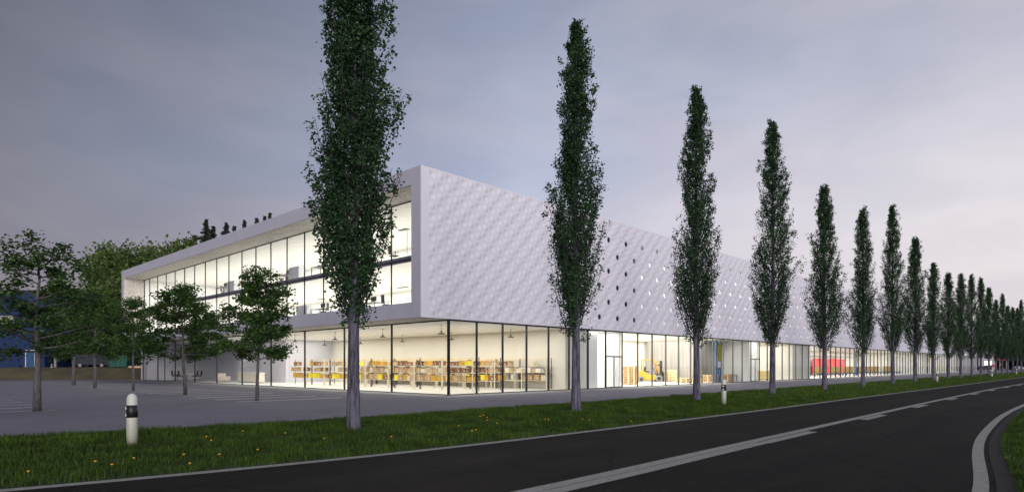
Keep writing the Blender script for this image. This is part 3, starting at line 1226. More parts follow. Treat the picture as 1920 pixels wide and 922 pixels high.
# ---- lounge furniture
ct = thing('reception_counter', 'long cream reception counter in the lounge beside the racks', 'counter', Wd(3.4, 31.2, .02), TH)
mb = MB()
mb.box(0, .6, 0, 4.6, .06, .92)
mb.build('body', 'sofa', ct, .015)
mb = MB()
mb.box(-.06, .66, -.05, 4.65, .92, .97)
mb.build('counter_top', 'white_wall', ct, .008)
mb = MB()
mb.box(.05, .55, .05, 4.55, 0, .06)
mb.build('plinth', 'black', ct)
ac = thing('armchair', 'cream armchair with a cushion standing beside the lounge counter', 'armchair', Wd(2.6, 37.2, .02), TH + 2.2)
for nm, bx in (('seat', (-.4, .4, -.38, .38, .16, .42)), ('backrest', (-.42, .42, .30, .50, .42, .88)), ('armrest', (-.52, -.40, -.38, .44, .16, .60)), ('armrest', (.40, .52, -.38, .44, .16, .60))):
    mb = MB()
    mb.box(*bx)
    mb.build(nm, 'sofa', ac, .04)
mb = MB()
mb.box(-.2, .2, .12, .30, .43, .72)
mb.build('cushion', 'white_wall', ac, .05)
for x in (-.4, .4):
    for y in (-.32, .4):
        mb = MB()
        mb.tube([(x, y, 0), (x, y, .16)], .02, 6)
        mb.build('leg', 'black', ac)


def office_chair(label, loc, rz, group):
    t_ = thing('office_chair', label, 'chair', loc, rz, group)
    mb = MB()
    mb.box(-.24, .24, -.24, .24, .43, .50)
    mb.build('seat', 'black', t_, .03)
    mb = MB()
    tfm = Matrix.Translation((0, .26, .55)) @ Matrix.Rotation(R(-4), 4, 'X')
    mb.box(-.22, .22, -.025, .025, 0, .55, 0, tfm)
    mb.build('backrest', 'black', t_, .015)
    mb = MB()
    mb.tube([(0, 0, .10), (0, 0, .43)], .025, 8)
    for k in range(5):
        a = k * 2 * math.pi / 5
        mb.tube([(0, 0, .12), (.26 * math.cos(a), .26 * math.sin(a), .07)], .012, 6)
    mb.build('base', 'chrome', t_)
    for k in range(5):
        a = k * 2 * math.pi / 5
        mb = MB()
        mb.lathe([(.001, 0), (.03, .005), (.03, .05), (.001, .055)], 8, 0, .28 * math.cos(a), .28 * math.sin(a))
        mb.build('caster', 'black', t_)
    for s_ in (-1, 1):
        mb = MB()
        mb.box(s_ * .27 - .02, s_ * .27 + .02, -.15, .15, .66, .69)
        mb.box(s_ * .27 - .015, s_ * .27 + .015, .02, .06, .47, .66)
        mb.build('armrest', 'black', t_)
    return note(t_)


def desk(label, loc, rz, group):
    t_ = thing('desk', label, 'desk', loc, rz, group)
    mb = MB()
    mb.box(-.4, .4, -.9, .9, .71, .74)
    mb.build('desk_top', 'desk', t_)
    for x in (-.36, .36):
        for y in (-.86, .86):
            mb = MB()
            mb.box(x - .025, x + .025, y - .025, y + .025, 0, .71)
            mb.build('leg', 'desk', t_)
    mb = MB()
    mb.box(.12, .16, -.3, .3, .86, 1.16)
    mb.box(.13, .17, -.03, .03, .76, .88)
    mb.box(.05, .23, -.12, .12, .741, .76)
    mb.build('monitor', 'black', t_)
    return note(t_)


def cabinet(label, loc, rz, group):
    t_ = thing('filing_cabinet', label, 'cabinet', loc, rz, group)
    mb = MB()
    mb.box(-.25, .25, -.8, .8, .05, 1.1)
    mb.build('cabinet_body', 'cab', t_, .008)
    for y0 in (-.79, -.255, .28):
        mb = MB()
        mb.box(-.268, -.252, y0, y0 + .51, .08, 1.07)
        d_ = mb.build('door', 'cab', t_)
        mb = MB()
        mb.box(-.285, -.269, y0 + .42, y0 + .44, .5, .66)
        mb.build('handle', 'chrome', d_)
    mb = MB()
    mb.box(-.22, .22, -.77, .77, 0, .05)
    mb.build('plinth', 'desk', t_)
    return note(t_)


def floor_lamp(label, loc, rz, group):
    t_ = thing('floor_lamp', label, 'lamp', loc, rz, group)
    mb = MB()
    mb.tube([(0, 0, .02), (0, 0, 1.92)], .018, 8)
    mb.build('pole', 'desk', t_)
    mb = MB()
    mb.lathe([(.001, 0), (.16, 0), (.16, .02), (.001, .025)], 16)
    mb.build('base', 'desk', t_)
    mb = MB()
    mb.box(-.15, .15, -.1, .75, 1.92, 1.97)
    mb.build('lamp_head', 'desk', t_)
    return note(t_)


F1, F2 = 5.052, 8.142
protos = {}


def place(kind, fn, label, loc, rz, group):
    if kind not in protos:
        protos[kind] = fn(label, loc, rz, group)
        return protos[kind]
    return dup(protos[kind], loc, rz, label, group)


FLN = {F1: 'lower', F2: 'upper'}
for fz, lst in ((F2, [('chair', 1.0, 6.5), ('lamp', .9, 5.0), ('chair', 1.1, 13.9), ('desk', .95, 15.3), ('cab', .9, 19.0), ('desk', 1.2, 21.3), ('chair', 1.8, 22.9), ('cab', .9, 30.8), ('desk', .95, 33.0), ('chair', 1.7, 34.8), ('lamp', 1.2, 28.6), ('cab', .9, 41.0)]),
                (F1, [('chair', .8, 7.0), ('desk', .95, 8.9), ('chair', 1.0, 10.6), ('desk', .95, 15.4), ('chair', .7, 14.6), ('cab', .8, 17.6), ('desk', .95, 21.0), ('chair', .9, 23.0), ('cab', .8, 27.2), ('desk', .95, 33.3), ('chair', .9, 35.1), ('cab', .8, 38.6)])):
    cnt = {}
    for kd, u0, v0 in lst:
        i = cnt[kd] = cnt.get(kd, -1) + 1
        f_, nm = {'chair': (office_chair, 'black swivel office chair'), 'desk': (desk, 'grey desk with a monitor'), 'cab': (cabinet, 'low white filing cabinet'), 'lamp': (floor_lamp, 'thin standing lamp with flat head')}[kd]
        place(kd, f_, '%s, %s from the building corner on the %s office floor' % (nm, ORD[i], FLN[fz]), Wd(u0, v0, fz),
              TH + {'chair': R(80 + 70 * (i % 3)), 'desk': 0, 'cab': 0, 'lamp': 0}[kd], 'office furniture behind the upper windows')
# hanging flat lamps of the lower office floor
fl = thing('hanging_lamp', 'x', 'lamp', Wd(0, 0, 7.86), TH, 'flat hanging lamps in the lower office')
mb = MB()
mb.box(-.1, .1, -.55, .55, -1.10, -1.06)
mb.build('lamp_head', 'desk', fl)
mb = MB()
mb.tube([(0, -.4, -1.06), (0, -.4, 0)], .006, 5)
mb.tube([(0, .4, -1.06), (0, .4, 0)], .006, 5)
mb.build('cord', 'desk', fl)
note(fl)
for i, v0 in enumerate((7.2, 17.6, 28.2, 39.0)):
    lab = 'flat grey hanging lamp, %s from the building corner in the lower office' % ORD[i]
    if i == 0:
        fl.location = Wd(2.2, v0, 7.86)
        fl['label'] = lab
    else:
        dup(fl, Wd(2.2, v0, 7.86), TH, lab)

# meeting table and chairs at the far end of the ground floor
mt = thing('meeting_table', 'grey meeting table with thin legs behind the last ground-floor panes', 'table', Wd(2.4, 46.8, .02), TH)
mb = MB()
mb.box(-.5, .5, -1.6, 1.6, .71, .75)
mb.build('table_top', 'white_wall', mt)
for x in (-.42, .42):
    for y in (-1.5, 1.5):
        mb = MB()
        mb.box(x - .025, x + .025, y - .025, y + .025, 0, .71)
        mb.build('leg', 'black', mt)
for i, (du, dv, rz) in enumerate(((-.9, -1.2, 1.57), (-.9, -.2, 1.57), (-.9, .8, 1.57), (.95, -1.0, -1.57), (.95, .2, -1.57))):
    place('chair', office_chair, 'black chair at the meeting table, %s' % (('window side, nearest the racks', 'window side, middle', 'window side, far end', 'wall side, near end', 'wall side, far end')[i]), Wd(2.4 + du, 46.8 + dv, .02), TH + rz, 'black chairs at the meeting table')

# ================================================================== machine hall contents


def pallet_mesh():
    mb = MB()
    for i in range(5):
        y = -.6 + i * .25 + .02 * i
        mb.box(-.4, .4, -.6 + i * .2625, -.6 + i * .2625 + .15, .122, .144)
    for x in (-.4, -.05, .3):
        mb.box(x, x + .1, -.6, .6, .10, .122)
        for y in (-.6, -.07, .46):
            mb.box(x, x + .1, y, y + .14, .022, .10)
        mb.box(x, x + .1, -.6, .6, 0, .022)
    return mb.mesh('wooden_pallet', ['wood'])


PM = pallet_mesh()
PMP = PM.copy()
PMP.materials.clear()
PMP.materials.append(M['wood_pale'])


def pallet(label, loc, rz, group, rx=0, me=None):
    o = link('wooden_pallet', me or PM, None, loc, rz)
    if rx:
        o.rotation_euler = (rx, 0, rz)
    return tag(o, label, 'pallet', group)


# (u, v, number of pallets, name of stack)
STK = [(23.6, 3.5, 11, 'tall stack left of the forklift', TH + .1), (31.2, 2.6, 3, 'low stack right of the forklift', TH), (33.0, 2.3, 3, 'low stack before the leaning pallets', TH),
       (34.2, 4.0, 3, 'low stack by the pale column', TH + .2), (35.3, 1.95, 5, 'five-high stack beside the blue frame', TH), (36.2, .85, 5, 'five-high stack touching the window', TH)]
CNT = ['bottom', 'second', 'third', 'fourth', 'fifth', 'sixth', 'seventh', 'eighth', 'ninth', 'tenth', 'top']
for su, sv, n_, nm, rz in STK:
    for k in range(n_):
        lv = 'top' if k == n_ - 1 else ('bottom' if k == 0 else CNT[k] + ' up')
        pallet('brown wooden pallet, %s in the %s' % (lv, nm), Wd(su + rng.uniform(-.02, .02), sv + rng.uniform(-.02, .02), .02 + .1445 * k), rz + rng.uniform(-.02, .02), 'wooden pallets stacked in the hall')
for i, (pu, pv) in enumerate(((33.7, 5.1), (33.95, 5.35), (38.0 - 3.3, 6.0), (38.3 - 3.3, 6.25))):
    pallet('pale wooden pallet standing on edge, %s of the leaning ones' % ORD[i], Wd(pu, pv, .62), -.15, 'pallets leaning upright', R(96), PMP)

fk = thing('forklift', 'amber yellow forklift with black mast behind the ground-floor glass', 'forklift', (13.85, 62.3, .02), 0)
mb = MB()
mb.prism([(-1.33, .42), (-1.33, 1.02), (-1.25, 1.10), (-.92, 1.14), (-.70, 1.06), (-.50, .84), (-.30, .74), (.50, .72), (.56, .60), (.56, .22), (-.62, .20), (-.72, .34), (-.80, .46), (-1.0, .58), (-1.2, .52)], -.52, .52)
mb.build('body', 'fork_yellow', fk, .03)
mb = MB()
mb.prism([(.38, .62), (.50, .80), (.78, .84), (.94, .70), (.90, .60), (.70, .62)], -.55, .55)
mb.build('mudguard', 'black', fk, .01)
mb = MB()
for y in (-.46, .46):
    mb.tube([(-.85, y, 1.12), (-.80, y, 2.2)], [.055, .05], 8)
    mb.tube([(-.82, y, 2.2), (.25, y, 2.2)], .045, 8)
    mb.tube([(.25, y, 2.2), (.42, y, 2.08), (.82, y, .80)], [.05, .06, .06], 8)
for x in (-.8, -.5, -.2, .1, .28):
    mb.box(x - .025, x + .025, -.46, .46, 2.18, 2.22)
mb.build('overhead_guard', 'fork_yellow', fk)
mb = MB()
mb.box(-.62, -.15, -.25, .25, .98, 1.10)
mb.prism([(-.66, 1.10), (-.56, 1.10), (-.44, 1.48), (-.60, 1.52)], -.24, .24)
mb.build('seat', 'black', fk, .03)
mb = MB()
mb.tube([(.55, 0, .84), (.30, 0, 1.30)], .03, 8)
mb.tube([(.30 + .17 * math.cos(a) * .5, .17 * math.sin(a), 1.32 + .17 * math.cos(a) * .8) for a in np.linspace(0, 6.283, 14)], .015, 6)
mb.build('steering_wheel', 'black', fk)
mb = MB()
for y in (-.34, .24):
    mb.box(.98, 1.10, y, y + .1, .10, 2.12)
    mb.box(1.12, 1.20, y + .01, y + .09, .12, 1.06)
mb.box(.98, 1.10, -.24, .24, 2.02, 2.12)
mb.box(.99, 1.09, -.24, .24, 1.2, 1.27)
mb.box(1.12, 1.24, -.5, .5, .35, .42)
mb.box(1.12, 1.24, -.5, .5, .85, .92)
mb.tube([(1.02, 0, .2), (1.02, 0, 2.02)], .04, 8)
mb.build('mast', 'black', fk)
for y in (-.3, .2):
    mb = MB()
    mb.box(1.24, 1.29, y, y + .1, .06, .9)
    mb.box(1.29, 2.3, y, y + .1, .06, .10)
    mb.build('fork', 'black', fk)
for y in (-.5, .5):
    mb = MB()
    mb.tube([(.62, y, 1.68), (.80, y, 1.70)], [.05, .08], 10)
    mb.build('headlight', 'black', fk)
for x, r_, zz in ((-1.06, .28, .28), (.70, .35, .35)):
    for y in (-.54, .54):
        mb = MB()
        mb.tube([(x, y - .11, zz), (x, y - .09, zz), (x, y + .09, zz), (x, y + .11, zz)], [r_ * .86, r_, r_, r_ * .86], 24)
        w_ = mb.build('wheel', 'tyre', fk)
        mb = MB()
        mb.tube([(x, y - .125, zz), (x, y + .125, zz)], r_ * .55, 18)
        mb.build('rim', 'black', w_)

# blue lifting frames with olive panel


def lift_frame(label, u, v, n_):
    t_ = thing('lifting_frame', label, 'machine frame', Wd(u, v, .02), TH, 'blue lifting frames in the halls')
    for x in (0, .9):
        mb = MB()
        mb.box(x - .09, x + .09, -.09, .09, 0, 4.1)
        mb.build('column', 'blue', t_)
    mb = MB()
    mb.box(.12, .78, -.16, -.10, 2.05, 3.75)
    mb.build('panel', 'olive_panel', t_)
    mb = MB()
    mb.box(.16, .74, -.15, -.11, 1.45, 2.03)
    mb.build('control_box', 'cab', t_)
    mb = MB()
    mb.box(.091, .809, -.05, .05, 1.28, 1.40)
    mb.tube([(.1, 0, .1), (.45, 0, 1.28)], .05, 6)
    mb.tube([(.8, 0, .1), (.45, 0, 1.28)], .05, 6)
    mb.build('brace', 'blue', t_)
    return t_


lift_frame('blue lifting frame with olive panel beside the stacked pallets', 34.6, .95, 0)
lift_frame('blue lifting frame with olive panel halfway along the conveyor', 93.0, 4.0, 1)
lift_frame('blue lifting frame with olive panel past the far end of the conveyor', 137.0, 1.6, 2)

wt = thing('work_table', 'blue steel work table holding timber beside the first lifting frame', 'table', Wd(37.1, 1.2, .02), TH)
mb = MB()
mb.box(0, 3.0, 0, .9, .58, .63)
mb.build('table_top', 'blue', wt)
for x in (.05, 1.5, 2.9):
    for y in (.05, .85):
        mb = MB()
        mb.box(x - .03, x + .03, y - .03, y + .03, 0, .58)
        mb.build('leg', 'blue', wt)
for i in range(3):
    tag(link('wooden_pallet', PM, None, Wd(37.7 + i * .95, 1.65, .652), TH + 1.57), 'wooden pallet lying on the blue work table, %s from the lifting frame' % ORD[i], 'pallet', 'pallets on the work table')


def crate(name, mat, w, d, hh, label, loc, group):
    mb = MB()
    mb.box(-w / 2, w / 2, -d / 2, d / 2, .10, hh)
    for x in (-w / 2 + .05, -.04, w / 2 - .13):
        mb.box(x, x + .08, -d / 2, d / 2, 0, .10)
    mb.box(-w / 2 - .0, -w / 2 + .07, -d / 2 - .02, -d / 2, .1, hh)
    mb.box(w / 2 - .07, w / 2, -d / 2 - .02, -d / 2, .1, hh)
    mb.box(-w / 2 + .07, w / 2 - .07, -d / 2 - .02, -d / 2, hh - .07, hh)
    mb.box(-w / 2 + .07, w / 2 - .07, -d / 2 - .02, -d / 2, .1, .17)
    o = link(name, mb.mesh(name, [mat]), None, loc, TH)
    return tag(o, label, 'crate', group)


for i, (cu, w_) in enumerate(((45.4, 1.9), (47.6, 1.7), (49.7, 1.3), (51.2, 1.1))):
    crate('plywood_crate', 'crate', w_, 1.3, 1.02, 'pale plywood crate on skids, %s from the glass entrance door' % ORD[i], Wd(cu, 2.6, .02), 'plywood crates by the second entrance')
mb = MB()
mb.box(-1.3, 1.3, -.12, .12, 1.05, 2.15)
mb.box(-1.28, -1.22, -.3, .3, 0, 1.05)
mb.box(1.22, 1.28, -.3, .3, 0, 1.05)
o = link('red_board', mb.mesh('red_board', ['red']), None, Wd(46.8, 4.0, .02), TH)
tag(o, 'coral red board raised behind the plywood crates', 'board')
cur = thing('red_screen_wall', 'wide coral red screen wall at the back of the hall', 'screen', Wd(88.5, 9.4, .02), TH)
for i in range(6):
    mb = MB()
    mb.box(i * 2.9, i * 2.9 + 2.86, -.05 - .10 * (i % 2), .05 - .10 * (i % 2), .15, 2.85)
    mb.build('panel', 'red', cur)
mb = MB()
mb.box(0, 17.4, .06, .12, .0, .15)
mb.build('foot_rail', 'desk', cur)
cv = thing('roller_conveyor', 'long low blue roller conveyor with crates in the far hall', 'conveyor', Wd(74.6, 4.2, .02), TH)
mb = MB()
mb.box(0, 52, 0, .06, .30, .44)
mb.box(0, 52, 1.0, 1.06, .30, .44)
mb.build('rail', 'blue', cv)
mb = MB()
for i in range(130):
    mb.tube([(.2 + i * .4, .06, .40), (.2 + i * .4, 1.0, .40)], .035, 6)
tag(mb.build('rollers', 'chrome', cv), kind='stuff')
for i in range(27):
    for y in (.0, 1.0):
        mb = MB()
        mb.box(i * 1.98, i * 1.98 + .1, y, y + .06, 0, .30)
        mb.build('leg', 'blue', cv)
for i, (cu, w_) in enumerate(((77.0, 2.2), (84.4, 2.6), (91.2, 2.5), (100.4, 3.0), (107.2, 3.4), (117.6, 3.0))):
    crate('conveyor_crate', 'crate_brown', w_, .9, 1.05, 'brown plywood crate on the roller conveyor, %s from its near end' % ORD[i], Wd(cu, 4.72, .456), 'brown crates on the conveyor')

# ================================================================== marker posts
mp_ = thing('marker_post', 'white roadside marker post with black band, nearest the camera', 'marker post', (-7.35, 12.06, .03), R(-31), 'roadside marker posts in the verge')
prof = [(.001, 1.08), (.035, 1.075), (.065, 1.055), (.085, 1.02), (.095, .97)]
mb = MB()
body = [(.098, .62), (.100, .40), (.102, 0)]
mb.lathe([(.001, 1.085), (.03, 1.08), (.058, 1.062), (.080, 1.03), (.092, .985), (.096, .86)], 20)
mb.lathe([(.096, .62), (.098, .30), (.080, .0)], 20)
mb.lathe([(.094, .87), (.094, .61)], 20)
pb_ = mb.build('post_body', 'post_white', mp_)
mb = MB()
mb.lathe([(.094, .862), (.0985, .860), (.0985, .622), (.094, .620)], 20)
mb.build('band', 'post_black', mp_)
for zz in (.80, .665):
    mb = MB()
    mb.lathe([(.001, .012), (.028, .010), (.033, 0)], 14)
    o = mb.build('reflector', 'reflector', mp_)
    o.rotation_euler = (R(90), 0, R(-12))
    o.location = (-.050, -.086, zz)
note(mp_)
for i, (x, y, lab) in enumerate(((8.51, 25.05, 'white roadside marker post with black band, in front of the pallets'), (39.85, 58.45, 'white roadside marker post between the ninth and tenth poplar'),
                                 (61.87, 80.37, 'white roadside marker post near the end of the building'), (86.72, 107.16, 'white roadside marker post farthest down the road'))):
    dup(mp_, (x, y, .03), R(-31 + 25), lab)

# dandelions


def dandelion(x, y, hh, label, double=False):
    mb = MB()
    mb.tube([(0, 0, -.02), (.01, 0, hh * .5), (0, .01, hh)], .004, 5)
    mb2 = MB()
    mb2.lathe([(.001, hh + .014), (.014, hh + .012), (.022, hh + .003), (.010, hh - .006), (.003, hh - .010)], 9)
    t_ = thing('dandelion', label, 'flower', (x, y, .09), 0, 'yellow dandelions in the verge')
    mb.build('stem', 'grass', t_)
    mb2.build('flower_head', 'dandelion', t_)
    return note(t_)


DPX = [(179, 864), (251, 858), (345, 851), (387, 818), (396, 825), (455, 807), (411, 851), (535, 811), (608, 821), (483, 842), (210, 870), (356, 868), (53, 883),
       (860, 798), (900, 780), (906, 778), (913, 782), (914, 787), (932, 793), (892, 805), (885, 807), (1022, 785), (1028, 786), (1092, 785), (1105, 787), (734, 818), (1183, 789)]
dp = None
DORD = [sum(1 for p in DPX if (p[0] < q[0] or (p[0] == q[0] and p[1] < q[1])) and (sum(p[0] >= t for t in (300, 650, 1000)) == sum(q[0] >= t for t in (300, 650, 1000)))) for q in DPX]
for i, (px, py) in enumerate(DPX):
    hh = .14
    d_ = 1169 * (1.65 - .09 - hh) / (py - 685)
    x_ = (px - 960) / 1169 * d_
    if px < 300:
        lb = 'small yellow dandelion in the grass by the nearest marker post'
    elif px < 650:
        lb = 'small yellow dandelion in the grass left of the nearest poplar'
    elif px < 1000:
        lb = 'small yellow dandelion in the grass between the first and second poplar'
    else:
        lb = 'small yellow dandelion in the grass around the second poplar'
    lb = lb.replace('small yellow dandelion', 'yellow dandelion, %s from the left,' % ORD[DORD[i]])
    if dp is None:
        dp = dandelion(x_, d_, hh, lb)
    else:
        dup(dp, (x_, d_, .09), rng.uniform(0, 6), lb, scale=(1.15, 1.15, 1.0) if 14 <= i <= 16 else None)


# ================================================================== trees


def leaves(C0, size, r, droop=.3, up=None):
    """C0 (n,3) leaf bases -> leaf quads with a fold-free pointed shape"""
    n = len(C0)
    a = r.rand(n) * 2 * math.pi
    el = (r.rand(n) - .5) * 1.7 - droop
    D = np.stack([np.cos(a) * np.cos(el), np.sin(a) * np.cos(el), np.sin(el)], 1)
    t1 = np.cross(D, np.array([0, 0, 1.0]))
    t1 /= np.linalg.norm(t1, axis=1, keepdims=True) + 1e-9
    nn = np.cross(t1, D)
    ro = (r.rand(n) - .5) * 2.4
    T = t1 * np.cos(ro)[:, None] + nn * np.sin(ro)[:, None]
    s = size * (.6 + .7 * r.rand(n))[:, None]
    V = np.zeros((n, 5, 3))
    V[:, 0] = C0
    V[:, 1] = C0 + D * s * .32 + T * s * .44
    V[:, 2] = C0 + D * s * .66 + T * s * .33
    V[:, 3] = C0 + D * s * 1.05
    V[:, 4] = C0 + D * s * .42 - T * s * .46
    return V.reshape(-1, 3), np.arange(n * 5).reshape(n, 5)


def poplar(H, rw, seed, nleaf=36000, lsize=.069):
    r = np.random.RandomState(seed)
    rr = random.Random(seed)
    tr = MB()
    pts = [(0, 0, -.1), (0, 0, .25), (0, 0, 1.2), (.01, .0, 2.8), (.03, .02, 5), (0, .05, 8), (.03, 0, H * .8), (0, 0, H - .25)]
    tr.tube(pts, [.20, .168, .142, .125, .10, .07, .035, .008], 14)
    # crown outline with lobes
    zs = [2.4, 3.1, 4.0, 5.2, 7.2, .64 * H, .76 * H, .86 * H, .94 * H, H]
    ps = [.20, .55, .90, 1.04, 1.04, .90, .72, .55, .36, .05]
    lob = [(rr.uniform(0, 6.28), rr.uniform(3.2, H * .92), rr.uniform(.14, .42)) for _ in range(20)]

    def prof(z, a):
        q = np.interp(z, zs, ps) * rw
        for la, lz, am in lob:
            q = q * (1 + am * np.exp(-((z - lz) / .7) ** 2) * np.maximum(0, np.cos(a - la)))
        return q

    C0 = []
    nb_ = int(215 * H / 13)
    per = nleaf // nb_
    for i in range(nb_):
        q = (i + rr.random()) / nb_
        zs_ = 2.5 + (H - 3.3) * q ** 1.2
        a = rr.uniform(0, 6.283)
        ln = min(rr.uniform(1.6, 3.4) * (1 - .55 * q), H - zs_ + .1)
        ztop = zs_ + ln
        if ztop > H:
            ztop = H
        rt = float(prof(ztop - .2 * ln, a)) * (rr.uniform(.45, 1.05) if rr.random() < .85 else 1.12)
        P = []
        m_ = 7
        for j in range(m_):
            s_ = j / (m_ - 1)
            rad = .03 + rt * (s_ ** .62)
            P.append((rad * math.cos(a + .25 * s_), rad * math.sin(a + .25 * s_), zs_ + (ztop - zs_) * s_ ** 1.15))
        tr.tube(P, [.020 * (1 - .5 * q) * (1 - .85 * j / (m_ - 1)) + .002 for j in range(m_)], 5, 1, cap=False)
        P = np.array(P)
        tt = (.15 + .85 * r.rand(per) ** .8) * (m_ - 1)
        i0 = np.clip(tt.astype(int), 0, m_ - 2)
        fr = (tt - i0)[:, None]
        base = P[i0] * (1 - fr) + P[i0 + 1] * fr
        spread = .05 + .15 * (1 - np.abs(tt / (m_ - 1) - .5))
        # leaf tufts along the branch, leaving gaps between tufts
        ctr = np.array([(rr.uniform(-1, 1), rr.uniform(-1, 1), rr.uniform(-1, 1)) for _ in range(9)])
        tuft = ctr[(tt * 1.4).astype(int) % 9] * .10
        base = base + tuft * 1.5 + r.randn(per, 3) * spread[:, None] * (.40 if zs_ < .6 * H else .30)
        C0.append(base)
    # small sprouting twigs low on the trunk
    for k in range(5):
        a = rr.uniform(0, 6.283)
        z0 = rr.uniform(2.35, 3.0)
        P = np.array([(0.1 * math.cos(a), .1 * math.sin(a), z0), (.32 * math.cos(a), .32 * math.sin(a), z0 + .12), (.5 * math.cos(a), .5 * math.sin(a), z0 + .5)])
        tr.tube(P, [.016, .010, .004], 5, cap=False)
        tt = r.rand(60) * 1.99
        i0 = tt.astype(int)
        fr = (tt - i0)[:, None]
        C0.append(P[i0] * (1 - fr) + P[np.minimum(i0 + 1, 2)] * fr + r.randn(60, 3) * .07)
    C0 = np.concatenate(C0)
    C0 = C0[C0[:, 2] > 2.2]
    Vt, Ft = leaves(C0, lsize, r)
    return tr.mesh('poplar_trunk', ['bark_pop', 'twig']), npmesh('poplar_crown', Vt, Ft, ['leaf_pop'])


POPS = [poplar(14.3, .74, 5, 52000, .072), poplar(13.2, .66, 22), poplar(14.1, .70, 31), poplar(14.8, .80, 47), poplar(12.9, .76, 58)]
POPH = [14.3, 13.2, 14.1, 14.8, 12.9]
order = [0, 1, 2, 3, 4, 2, 3, 4, 1, 4, 1, 3, 2, 4, 1, 3, 4, 2, 1, 3, 4, 2, 1, 4, 3, 2, 1]
VO = {0: -13.09, 1: -13.22, 2: -12.99, 3: -13.18, 4: -13.43, 5: -13.35, 6: -13.42, 7: -13.5}
UO = {0: -14.29, 1: -5.71, 2: 3.39, 3: 11.69, 4: 19.56, 5: 28.53, 6: 37.15, 7: 45.2}
for k in range(27):
    u0 = UO.get(k, -14.3 + 8.57 * k)
    v0 = VO.get(k, -13.4)
    tm, cm = POPS[order[k]]
    t_ = thing('poplar_tree', 'tall slender poplar, %s along the verge from the near end' % ORD[k], 'tree', Wd(u0, v0, .07), (k * 2.4) % 6.28 if k > 4 else [0, .6, 2.2, 4.0, 1.0][k], 'poplars in the roadside row')
    link('trunk', tm, t_)
    link('crown', cm, t_)
    if k > 4:
        s_ = 1 + .05 * math.sin(k * 2.1)
        t_.scale = (s_, s_, s_ * (.97 + .04 * math.cos(k)))


def spreading(H, W_, seed, trunk=.10, clear=.34, ncl=105, per=125, lsize=.115, clump=.34, leafmat='leaf', barkmat='bark', flat=.72, lean=0.0, nb=26):
    r = np.random.RandomState(seed)
    rr = random.Random(seed)
    tr = MB()
    zc_ = H * clear
    n_ = 7
    P = []
    for i in range(n_):
        q = i / (n_ - 1)
        P.append((lean * q + .06 * math.sin(i * 1.7 + seed) * q, .05 * math.cos(i * 2.1 + seed) * q, -.05 + (H * .9) * q))
    tr.tube(P, [trunk * (1 - .85 * (i / (n_ - 1)) ** .9) for i in range(n_)], 10)
    P = np.array(P)
    C0 = []
    for b_ in range(nb):
        q = (b_ + rr.random() * .8) / nb
        z0 = zc_ + (H * .86 - zc_) * q
        base = np.array([np.interp(z0, P[:, 2], P[:, 0]), np.interp(z0, P[:, 2], P[:, 1]), z0])
        a = b_ * 2.399 + rr.uniform(-.4, .4)
        reach = W_ * np.interp(q, [0, .12, .3, .55, .8, 1], [.62, .95, 1.0, .82, .55, .25]) * rr.uniform(.55, 1.1)
        rise = reach * rr.uniform(.0, .35) + H * (.0 + .10 * q)
        m_ = 6
        Q = []
        for j in range(m_):
            s_ = j / (m_ - 1)
            Q.append(base + np.array([math.cos(a + .3 * s_ * math.sin(b_)) * reach * s_, math.sin(a + .3 * s_ * math.sin(b_)) * reach * s_, rise * s_ ** 1.2 + .05 * math.sin(5 * s_ + b_)]))
        tr.tube(Q, [trunk * .34 * (1 - .5 * q) * (1 - .85 * j / (m_ - 1)) + .004 for j in range(m_)], 5, cap=False)
        nc = max(2, int(ncl / nb * (.5 + reach / W_)))
        for c_ in range(nc):
            s_ = rr.uniform(.35, 1.05)
            k0 = min(int(s_ * (m_ - 1)), m_ - 2)
            f_ = s_ * (m_ - 1) - k0
            ctr = Q[k0] * (1 - f_) + Q[k0 + 1] * f_ + np.array([rr.gauss(0, .16), rr.gauss(0, .16), rr.gauss(.05, .12)]) * W_ * .5
            tr.tube([Q[k0], ctr], [.008, .003], 4, cap=False)
            rad = clump * rr.uniform(.6, 1.25)
            pt = r.randn(per, 3) * np.array([rad, rad, rad * flat]) * .55 + ctr
            C0.append(pt)
    C0 = np.concatenate(C0)
    Vt, Ft = leaves(C0, lsize, r, .1)
    return tr.mesh('tree_trunk', [barkmat]), npmesh('tree_crown', Vt, Ft, [leafmat])


PK = [spreading(6.3, 2.05, 3, .090, .30, ncl=112, per=120, lean=.12), spreading(6.35, 2.1, 14, .088, .31, ncl=108, per=110, lean=-.25), spreading(6.3, 1.25, 27, .09, .36, ncl=70), spreading(7.6, 2.3, 38, .13, .30, ncl=130, per=130), spreading(6.5, 2.45, 49, .125, .30, ncl=84, per=105, lsize=.105)]
for i, (pk, x, y, rz, lab, sc) in enumerate((
        (0, -11.95, 29.22, .4, 'leafy young tree in the parking lot before the showroom racks', 1.0),
        (1, -18.53, 35.39, 1.0, 'leafy young tree with leaning trunk in the parking lot before the lounge windows', 1.0),
        (2, -24.93, 41.04, 2.0, 'narrow young tree in the parking lot before the far corner of the building', 1.0),
        (3, -30.72, 45.92, .5, 'dense tree at the parking bays just left of the building', .97),
        (3, -36.66, 52.13, 3.0, 'dense tree farthest back in the parking lot row', 1.12),
        (4, -17.28, 22.69, 1.3, 'large spreading tree in the lot at the left, nearest the camera', .98))):
    tm, cm = PK[pk]
    t_ = thing('parking_lot_tree', lab, 'tree', (x, y, 0), rz, 'young trees in the parking lot')
    ws = {1: 1.28, 4: 1.2, 0: 1.05}.get(pk, 1.0)
    t_.scale = (sc * ws, sc * ws, sc)
    link('trunk', tm, t_)
    link('crown', cm, t_)

